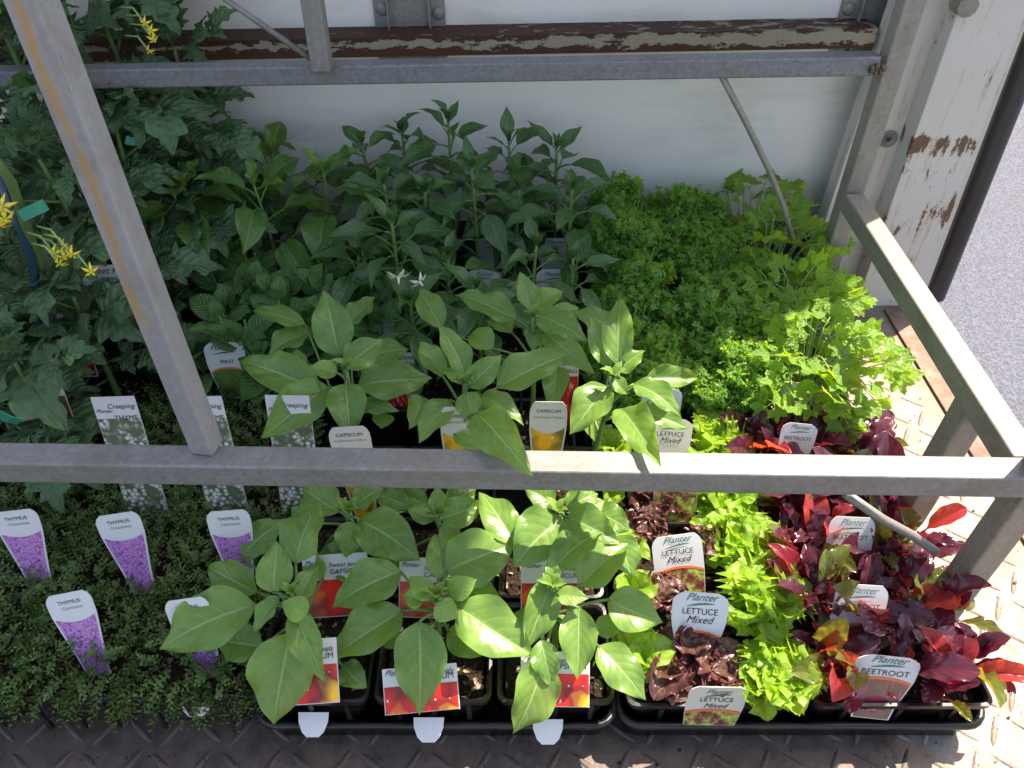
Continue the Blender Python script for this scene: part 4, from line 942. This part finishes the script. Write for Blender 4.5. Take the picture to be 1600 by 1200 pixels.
for k, (x, y, h, n, lab) in enumerate([(.354, .690, .092, 44, 'sunlit flat parsley pot just behind the beetroot tag'), (.354, .790, .10, 44, 'flat parsley pot in the second row back, beside the side rail'),
    (.354, .888, .115, 36, 'flat parsley pot in the third row back, by the foot of the back post'), (.352, .986, .115, 26, 'flat parsley pot against the wall under the thin bent rod')]): flatp(lab, x, y, h, int(n * 1.5), k + 70)

# ------------------------------------------------------------ lettuce and beetroot punnets
ROWS = [.332, .398, .464, .530, .596]
nm = ['front', 'second', 'third', 'fourth', 'fifth']
def seedling(t, pos, mbst, mat):
    o = part('seedling', mbst, mat, t, True, Matrix.Translation(pos)); return o
def lettuce(label, x, y, seed):
    r = random.Random(seed); t = potted('lettuce_punnet', label, 'lettuce', x, y, 'lettuce punnets in the front right tray', 'wide'); org = Vector(t.location); zs = .046
    for k in range(6):
        px = -.062 + .0248 * k + r.uniform(-.005, .005); py = r.uniform(-.014, .014); mb = MB(); mb.tube([(0, 0, 0), (0, 0, .012)], .0025, .003, n=6)
        s = seedling(t, (px, py, zs), mb, M['pale_stem']); red = k in (1, 2, 3); n = 10
        fr = k >= 4; kind = 'lr' if red else ('lg' if fr else 'lb')
        for q in range(n):
            az = q * 2.4 + r.uniform(-.4, .4) + k; L = r.uniform(.022, .042) * (1.1 if not red else .9) * (1.12 if fr else 1) * (.85 if kind == 'lb' else 1); el = R(r.uniform(12, 50)) if q < n - 2 else R(r.uniform(50, 75))
            c = org + Vector((px, py, zs + .008)); d = Vector((math.cos(az) * math.cos(el), math.sin(az) * math.cos(el), math.sin(el)))
            if covers(c, c + d * L): continue
            put_leaf(t, r.choice(LM[kind]), c, c + d * L, L * r.uniform(.8, 1.15), (-d.x * .5, -d.y * .5 - .15, 1), parent=s, depth=L * 1.1)
def beet(label, x, y, seed, nsd=12):
    r = random.Random(seed); t = potted('beetroot_punnet', label, 'beetroot', x, y, 'beetroot punnets in the front right tray', 'wide'); org = Vector(t.location); zs = .046
    for k in range(nsd):
        px = -.066 + .132 * k / (nsd - 1) + r.uniform(-.004, .004); py = r.uniform(-.018, .018); pts = []; mb = MB(); c0 = org + Vector((px, py, zs))
        n = 6; lv = []
        for q in range(n):
            az = q * 2.4 + r.uniform(-.5, .5) + k * 1.1; el = R(r.uniform(38, 84)); pl = r.uniform(.012, .034); d = Vector((math.cos(az) * math.cos(el), math.sin(az) * math.cos(el), math.sin(el)))
            e = d * pl; mb.tube([(0, 0, 0), e * .5 + Vector((0, 0, .003)), e], .0014, .0011, n=5); L = r.uniform(.022, .054)
            el2 = el - R(r.uniform(-5, 42)); d2 = Vector((math.cos(az) * math.cos(el2), math.sin(az) * math.cos(el2), math.sin(el2))); lv.append((c0 + e, c0 + e + d2 * L, L * r.uniform(.36, .52), d))
        s = seedling(t, (px, py, zs), mb, M['red_stem'])
        for p0, p1, w, d in lv:
            u = r.random(); kind = 'bd' if u < .56 else ('bg' if u < .80 else 'br')
            if covers(p0, p1): continue
            put_leaf(t, r.choice(LM[kind]), p0, p1, w, (-d.x * .6 + r.uniform(-.3, .3), -d.y * .6 - .15, 1), parent=s)
for k, y in enumerate(ROWS):
    lettuce(['mixed lettuce punnet at the front edge of its tray', 'mixed lettuce punnet one row behind the front edge', 'mixed lettuce punnet just in front of the front rail',
             'mixed lettuce punnet hidden under the front rail', 'mixed lettuce punnet behind the rail, beside the hanging capsicum leaf'][k], .175, y, k + 5)
    beet(['beetroot punnet at the front edge of its tray, with the foremost beetroot tag', 'beetroot punnet one row behind the front edge', 'beetroot punnet just in front of the front rail, beside the rod',
          'beetroot punnet hidden under the front rail', 'beetroot punnet behind the rail, in front of the flat parsley'][k], .333, y, k + 5)

# ------------------------------------------------------------ thyme
def thyme_mesh(seed, n=330, front=False, hw=.056, hd=.052):
    r = random.Random(seed); mb = MB()
    for k in range(n):
        x = r.uniform(-1, 1); y = r.uniform(-1, 1); e = max(abs(x), abs(y)); x *= hw; y *= hd
        h = .026 * (1 - .5 * e ** 4) * r.uniform(.6, 1.12); out = Vector((x / hw * (.35 + .6 * e ** 3), y / hd * (.35 + .6 * e ** 3), .9 - .5 * e ** 4)) + Vector((r.gauss(0, .35), r.gauss(0, .35), 0))
        if front and y < -hd * .35: out += Vector((0, -.9, -.75 if r.random() < .6 else 0)); 
        out.normalize(); L = r.uniform(.012, .024) * (1.35 if front and y < -hd * .5 else 1); c = Vector((x, y, PH_ - .012 + h)); p = c - out * .006; cur = out.copy()
        ns = int(L / .0032); last = p.copy()
        for s in range(ns):
            cur = (cur + Vector((r.gauss(0, .10), r.gauss(0, .10), -.06 if front else .02))).normalized(); q = last + cur * .0032; a = cur.orthogonal().normalized(); a = Matrix.Rotation(s * 1.57 + r.uniform(-.3, .3), 3, cur) @ a
            for sg in (-1, 1):
                d = (a * sg + cur * .55).normalized(); sd_ = cur.cross(d).normalized(); ln = r.uniform(.0040, .0060) * (1 if s < ns - 2 else .7); w = ln * .3
                V = [q, q + d * ln * .5 + sd_ * w, q + d * ln, q + d * ln * .5 - sd_ * w]; mb.add(V, [(0, 1, 2, 3)])
            last = q
        if k % 3 == 0: mb.tube([Vector((x * .8, y * .8, PH_ - .014)), c], .0007, n=3, mi=1, cap=False)
    return mb.mesh('foliage', [M['thyme'], M['brown_stem']], False)
TH = [thyme_mesh(s) for s in range(3)]; THF = [thyme_mesh(s + 10, 360, True) for s in range(3)]
ynames = ['front row', 'second row', 'third row', 'fourth row']; xn = ['rightmost', 'second from the right', 'third from the right', 'fourth from the right']
for j, y in enumerate([.350, .445, .540, .632]):
    for i, x in enumerate([-.278, -.380, -.482, -.584]):
        if j == 3 and i > 2: continue
        if j == 3 and i == 2: continue
        t = potted('thyme_plant', f'low dark thyme pot, {xn[i]} in the {ynames[j]} of the thyme', 'thyme', x, y, 'thyme pots at the front left', soil=True)
        f = link('foliage', (THF if j == 0 else TH)[(i + j) % 3], t); f['kind'] = 'stuff'

# ------------------------------------------------------------ plant tags
_txt = {}
def text_mesh(s, mat, shear=0.0, bold=0.0, space=1.0):
    k = (s, mat.name, shear, bold)
    if k in _txt: return _txt[k]
    cu = bpy.data.curves.new('lettering', 'FONT'); cu.body = s; cu.align_x = 'CENTER'; cu.size = 1.0; cu.shear = shear; cu.offset = 0; cu.space_character = space; cu.resolution_u = 4; cu.fill_mode = 'FRONT'
    o = bpy.data.objects.new('lettering', cu); C.objects.link(o); dg = bpy.context.evaluated_depsgraph_get(); me = bpy.data.meshes.new_from_object(o.evaluated_get(dg)); bpy.data.objects.remove(o)
    me.materials.clear(); me.materials.append(mat); me.name = 'lettering'; _txt[k] = me; return me
SH = {  # half width as fraction of w, against position down the tag
 'taper': ip3([(0, .36), (.03, .46), (.08, .5), (.25, .49), (.45, .42), (.7, .33), (.9, .28), (1, .26)]),
 'round': ip3([(0, .30), (.04, .44), (.10, .5), (.35, .49), (.55, .42), (.8, .33), (1, .30)]),
 'wide':  ip3([(0, .36), (.05, .46), (.12, .5), (.5, .5), (.8, .47), (1, .44)]),
 'rect':  ip([(0, .495), (.02, .5), (1, .5)]) }
def tag(label, style, top, ztop, w, L, lean=18, roll=0.0, yaw=0.0, photo_='purple', cut=.27, lines=(), arc=None, white='label_white', down=True, group=None):
    w, L = (w * .9, L * .94) if group in ('mixed lettuce tags', 'beetroot tags') else (w, L)
    p = P(*top, z=ztop); t = thing('plant_tag', label, 'plant tag', p, group); sh = SH[style]; n = 20; th = .0007
    Q = Matrix.Rotation(R(yaw), 4, 'Z') @ Matrix.Rotation(R(90 - lean), 4, 'X') @ Matrix.Rotation(R(roll), 4, 'Z')
    V = []; F = []
    for j in range(n + 1):
        u = (j / n) ** 1.15; hw = sh(u) * w; y = -u * L
        if style != 'rect' and j == 0: pass
        V += [(-hw, y, 0), (hw, y, 0), (-hw, y, -th), (hw, y, -th)]
    for j in range(n):
        b = j * 4; F += [(b, b + 4, b + 5, b + 1), (b + 2, b + 3, b + 7, b + 6), (b, b + 2, b + 6, b + 4), (b + 1, b + 5, b + 7, b + 3)]
    F += [(0, 1, 3, 2), (n*4, n*4+2, n*4+3, n*4+1)]
    link('card', mesh('card', V, F, M[white], None, False), t, Q)
    # printed picture
    ni, nj = 12, 14; V = []; F = []; bd = w * (.045 if style in ('taper',) else (.012 if style != 'round' else .03))
    for j in range(nj + 1):
        for i in range(ni + 1):
            a = i / ni * 2 - 1
            ct = cut + ((.055 * (1 - a * a)) if down == True else (-.07 * (1 - a * a) if down == 'up' else 0))
            u = ct + (0.985 - ct) * j / nj; V.append((a * max(.001, sh(u) * w - bd), -u * L, .0004))
    for j in range(nj):
        for i in range(ni): F.append((j*(ni+1)+i, (j+1)*(ni+1)+i, (j+1)*(ni+1)+i+1, j*(ni+1)+i+1))
    link('printed_picture', mesh('printed_picture', V, F, PH[photo_], None, False), t, Q)
    if arc:
        V = []; F = []
        for i in range(ni + 1):
            a = i / ni * 2 - 1; ct = cut + ((.055 * (1 - a * a)) if down == True else (-.07 * (1 - a * a) if down == 'up' else 0)); x = a * max(.001, sh(ct) * w - bd)
            V += [(x, -ct * L + w * .018, .0007), (x, -ct * L - w * .03, .0007)]
        for i in range(ni): F.append((2*i, 2*i+1, 2*i+3, 2*i+2))
        link('printed_arc', mesh('printed_arc', V, F, M[arc], None, False), t, Q)
    for (s, u, sz, mt, shr, bold, xo) in lines:
        if s == '~':       # brush underline
            V = []; F = []; hw = sz * w
            for i in range(9):
                a = i / 8; x = (a * 2 - 1) * hw; y = -u * L + (a - .5) * .06 * w + .02 * w * math.sin(a * 3.1); h = .012 * w * math.sin(a * 3.1) + .004 * w; V += [(x, y + h, .0007), (x, y - h, .0007)]
            for i in range(8): F.append((2*i, 2*i+1, 2*i+3, 2*i+2))
            link('lettering', mesh('lettering', V, F, M[mt], None, False), t, Q); continue
        me = text_mesh(s, M[mt], shr, bold); k = sz * w
        link('lettering', me, t, Q @ Matrix.Translation((xo * w, -u * L, .00055)) @ Matrix.Diagonal((k, k, k, 1)))
    return t
G = 'ink_green'; K = 'ink_black'; KG = 'ink_grey'
THL = (('THYMUS', .115, .13, K, 0, .006, 0), ('Coccineus', .175, .11, KG, .1, 0, .02))
gT = 'purple thyme tags'
tag('purple flower tag reading THYMUS at the left margin of the second row', 'taper', (20, 798), .150, .040, .086, 20, 3, 5, lines=THL, group=gT)
tag('purple flower tag reading THYMUS, middle of the second row in the thyme', 'taper', (180, 803), .150, .0405, .088, 20, 6, 4, lines=THL, group=gT)
tag('purple flower tag reading THYMUS in the second row, touched by a capsicum leaf', 'taper', (354, 798), .150, .0395, .088, 20, 2, 3, lines=THL, group=gT)
tag('purple flower tag reading THYMUS fully visible in the front row of the thyme', 'taper', (102, 927), .135, .0385, .088, 24, 8, 5, lines=THL, group=gT)
tag('purple flower tag reading THYMUS half covered by the big capsicum leaf', 'taper', (288, 936), .132, .0385, .086, 24, 9, 0, lines=THL, group=gT)
CRL = (('Creeping', .09, .17, K, .35, 0, .12), ('THYME', .18, .17, K, 0, .005, .18), ('Planter', .12, .13, K, .4, 0, -.28))
gCT = 'creeping thyme tags with white flowers'
tag('white flower tag reading Creeping THYME under sprawling tomato leaves', 'rect', (175, 620), .205, .042, .140, 14, 2, 0, 'white', .17, CRL, down=0, group=gCT)
tag('white flower tag reading Creeping THYME cut across by the left post', 'rect', (312, 620), .205, .041, .140, 14, 2, 0, 'white', .17, CRL, down=0, group=gCT)
tag('white flower tag reading Creeping THYME beside the capsicum leaf and rail', 'rect', (448, 618), .205, .042, .140, 14, -1, 0, 'white', .17, CRL, down=0, group=gCT)
PL = ('Planter', .10, .19, G, .45, .004, 0)
tag('round topped MINT tag with orange line in front of the mint', 'round', (347, 535), .140, .048, .085, 14, 2, 0, 'green', .45,
    (('Planter', .11, .2, K, .45, 0, -.05), ('~', .16, .28, K, 0, 0, 0), ('MINT', .32, .15, K, 0, .005, .02)), 'ink_orange', down='up')
LT = (PL, ('~', .155, .24, G, 0, 0, 0), ('LETTUCE', .27, .155, K, 0, .005, 0), ('Mixed', .38, .19, K, .4, .004, 0))
gL = 'mixed lettuce tags'
tag('LETTUCE Mixed tag in the front row, foremost of the lettuce tags', 'wide', (1126, 1074), .088, .056, .052, 12, -5, 2, 'lettuce', .64, (('Planter', .16, .15, G, .45, 0, 0), ('~', .21, .22, G, 0, 0, 0), ('LETTUCE', .36, .14, K, 0, 0, 0), ('Mixed', .52, .16, K, .4, 0, 0)), 'ink_orange', down='up', white='label_cream', group=gL)
tag('LETTUCE Mixed tag in the second row beside frilly green leaves', 'round', (1097, 926), .112, .056, .078, 36, -6, 2, 'lettuce', .55, LT, 'ink_orange', down='up', group=gL)
tag('LETTUCE Mixed tag in the third row, first below the front rail', 'wide', (1056, 836), .108, .053, .076, 32, 8, 0, 'lettuce', .52, LT, 'ink_orange', down='up', group=gL)
tag('LETTUCE Mixed tag just above the front rail beside the hanging capsicum leaf', 'round', (1050, 655), .125, .052, .075, 26, -3, 0, 'lettuce', .62, LT, 'ink_orange', down='up', white='label_cream', group=gL)
tag('LETTUCE Mixed tag showing only its red picture right under the rail', 'wide', (1058, 742), .108, .050, .070, 24, 0, 0, 'lettuce', .30, (), 'ink_orange', down='up', group=gL)
BT = (PL, ('~', .155, .26, G, 0, 0, 0), ('BEETROOT', .29, .15, K, 0, .005, 0))
gBt = 'beetroot tags'
tag('BEETROOT tag with picture of a round beetroot, foremost of the beetroot tags', 'round', (1392, 1026), .105, .060, .072, 20, -4, -3, 'beet', .40, BT, 'ink_orange', down='up', group=gBt)
tag('pink lit BEETROOT tag partly behind a bright red leaf', 'wide', (1350, 914), .112, .053, .085, 28, -4, 0, 'beet', .55, BT, 'ink_orange', down='up', group=gBt)
tag('BEETROOT tag beside the thin rod, first below the front rail', 'wide', (1334, 808), .112, .050, .085, 28, -3, 0, 'beet', .50, BT, 'ink_orange', down='up', group=gBt)
tag('BEETROOT tag half covered by red leaves above the front rail', 'round', (1252, 662), .118, .044, .070, 22, -6, 0, 'beet', .62, BT, group=gBt)
tag('blank backed white tag between the curly and flat parsley', 'round', (1252, 598), .115, .046, .070, 18, 0, 0, 'green', .95, (('~', .3, .2, KG, 0, 0, .1),), group='blank parsley tags')
tag('blank backed white tag behind the sunlit capsicum leaves', 'round', (1035, 608), .125, .046, .070, 18, 0, 0, 'green', .95, (('~', .3, .25, KG, 0, 0, 0),), group='blank parsley tags')
SJ = (('Planter', .15, .105, K, .45, 0, -.32), ('Sweet Jewels', .20, .105, K, .3, .003, .17), ('CAPSICUM', .31, .115, K, 0, .006, .18))
def caps_tag(label, top, z, w, L, roll, lean, yaw=0):
    return tag(label, 'rect', top, z, w, L, lean, roll, yaw, 'pepper', .40, SJ, down=0, group='mixed capsicum tags')
caps_tag('CAPSICUM tag of red and orange peppers in the front left pot', (468, 1000), .115, .061, .053, 4, 45)
caps_tag('CAPSICUM tag of red and orange peppers in the front middle pot', (655, 1041), .100, .062, .037, 5, 47)
caps_tag('CAPSICUM tag of red and orange peppers in the front right pot', (868, 1018), .110, .057, .045, -1, 45)
caps_tag('CAPSICUM tag of red peppers in the second row left pot', (522, 866), .115, .060, .060, 4, 34)
caps_tag('CAPSICUM tag of red peppers in the second row middle pot', (672, 872), .112, .056, .058, -2, 34)
caps_tag('CAPSICUM tag of red peppers in the second row right pot', (862, 872), .115, .056, .060, 0, 34)
CY = (('CAPSICUM', .09, .135, K, 0, .006, 0), ('Californian Yellow', .14, .105, KG, 0, 0, 0))
gY = 'yellow capsicum tags'
tag('CAPSICUM Californian Yellow tag clearly readable above the front rail', 'taper', (858, 628), .205, .036, .130, 12, -1, 0, 'yellow', .22, CY, white='label_cream', group=gY)
tag('CAPSICUM Californian Yellow tag behind the leaf that hangs over the rail', 'taper', (716, 636), .200, .036, .130, 12, 0, 0, 'yellow', .22, CY, white='label_cream', group=gY)
tag('CAPSICUM Californian Yellow tag between the left post and the tall capsicum', 'taper', (543, 667), .185, .040, .118, 12, 4, 0, 'yellow', .22, CY, white='label_cream', group=gY)
CH = (('Cayenne', .09, .19, K, .35, 0, .15), ('CHILLI', .19, .17, K, 0, .005, .2))
tag('red CHILLI tag right of the readable yellow capsicum tag', 'rect', (880, 560), .150, .036, .095, 12, 0, 0, 'chilli', .24, CH, down=0, white='label_cream', group='red chilli tags')
tag('red CHILLI tag right of the tall upright capsicum leaf', 'rect', (612, 552), .130, .050, .095, 12, 2, 0, 'chilli', .26, CH, down=0, group='red chilli tags')
PT = (('Planter', .12, .2, G, .45, .004, 0), ('~', .18, .28, G, 0, 0, 0))
gW = 'white tags among the chillies'
for top, z, w, lab, ls in [
    ((356, 364), .125, .046, 'white tag against the wall among the left capsicums', PT), ((459, 364), .125, .042, 'white tag reading Lettuce Buttercrunch style script among the left capsicums', PT),
    ((768, 372), .125, .044, 'white tag in the back row at the middle of the chillies', PT), ((868, 372), .125, .048, 'white tag in the back row right beside the parsley', PT),
    ((662, 374), .125, .030, 'white tag in the back row behind the central chilli', PT), ((755, 421), .135, .044, 'white tag in the middle chilli row, left of two', PT),
    ((864, 421), .135, .044, 'white tag in the middle chilli row, right of two', PT), ((610, 495), .140, .040, 'white tag left of the chilli with the white flower', PT),
    ((385, 490), .105, .036, 'white tag deep among the mint beside the capsicum leaf', ()), ((425, 408), .12, .030, 'white tag at the back of the mint', PT),
    ((645, 425), .12, .040, 'white tag right behind the white chilli flower', ()), ((540, 368), .12, .030, 'white tag in the back row left of the chillies', ())]:
    if 'style script' in lab: lab = 'white tag with dark script in the back row above the mint'
    tag(lab, 'round', top, z, w, .075, 14, 0, 0, 'green', .9, ls, group=gW)
TL = (('Sweet Plum', .12, .17, K, .4, .004, 0), ('TOMATO', .24, .13, K, 0, .006, .12))
tag('TOMATO tag with picture of red tomatoes left of the post', 'rect', (166, 414), .20, .066, .085, 16, 2, 0, 'tomato', .42, TL, down=0, group='tomato tags')
tag('red tomato tag hidden deep in the leaves behind the left post', 'rect', (235, 375), .15, .050, .07, 12, 4, 0, 'tomato', .40, (), down=0, group='tomato tags')
tag('white backed tomato tag under the drooping tomato leaves', 'rect', (90, 490), .17, .055, .08, 16, 0, 0, 'tomato', .55, TL, down=0, group='tomato tags')
tag('tomato tag low beside the green tie at the left margin', 'rect', (60, 610), .13, .055, .08, 16, 4, 0, 'tomato', .10, (), down=0, group='tomato tags')
# pot clips: white rounded tabs hanging over the rim under the tags
def clip(label, px, py, w=.026, h=.020, mat='label_white'):
    p = P(px, py, z=.052); t = thing('tag_tab', label, 'tag tab', (p.x, p.y, .052), 'rounded tabs hanging over the pot rims'); V = [(-w / 2, 0, 0), (w / 2, 0, 0), (w * .48, -h * .4, 0), (w * .36, -h * .8, 0), (w * .2, -h, 0), (-w * .2, -h, 0), (-w * .36, -h * .8, 0), (-w * .48, -h * .4, 0)]
    n = len(V); V2 = V + [(x, y, -.0008) for x, y, z in V]; F = [tuple(range(n))[::-1], tuple(range(n, 2 * n))] + [(i, (i + 1) % n, (i + 1) % n + n, i + n) for i in range(n)]
    link('tab', mesh('tab', V2, F, M[mat], None, False), t, Matrix.Rotation(R(38), 4, 'X'))
clip('white rounded tab below the front left capsicum tag', 490, 1113); clip('white rounded tab below the front middle capsicum tag', 670, 1121); clip('white rounded tab below the front right capsicum tag', 856, 1124)
clip('pale green rounded tab below the covered purple thyme tag', 308, 1078, .030, .022, 'label_cream'); clip('pale green rounded tab below the visible front purple thyme tag', 140, 1066, .026, .020, 'label_cream')

# spilt potting mix and leaf bits on the bare floor
r_ = random.Random(99); mb = MB()
for k in range(420):
    if r_.random() < .55: x, y = r_.uniform(-.6, .5), r_.gauss(.262, .022)
    else: x, y = r_.uniform(.43, .56), r_.uniform(.22, .9)
    sz = r_.uniform(.0006, .0026); c = Vector((x, y, .0012)); e = [Vector((r_.uniform(-1, 1), r_.uniform(-1, 1), r_.uniform(-.3, .8))) * sz for _ in range(4)]
    mb.add([c + q for q in e], [(0, 1, 2), (0, 2, 3), (0, 3, 1), (1, 3, 2)], None, 0 if r_.random() < .7 else (1 if r_.random() < .8 else 2))
setp(link('spilt_potting_mix', mb.mesh('spilt_potting_mix', [M['soil_chip'], M['soil'], M['perlite']], False)), 'crumbs of potting mix spilt on the bare tread plate floor', 'potting mix', None, 'stuff')
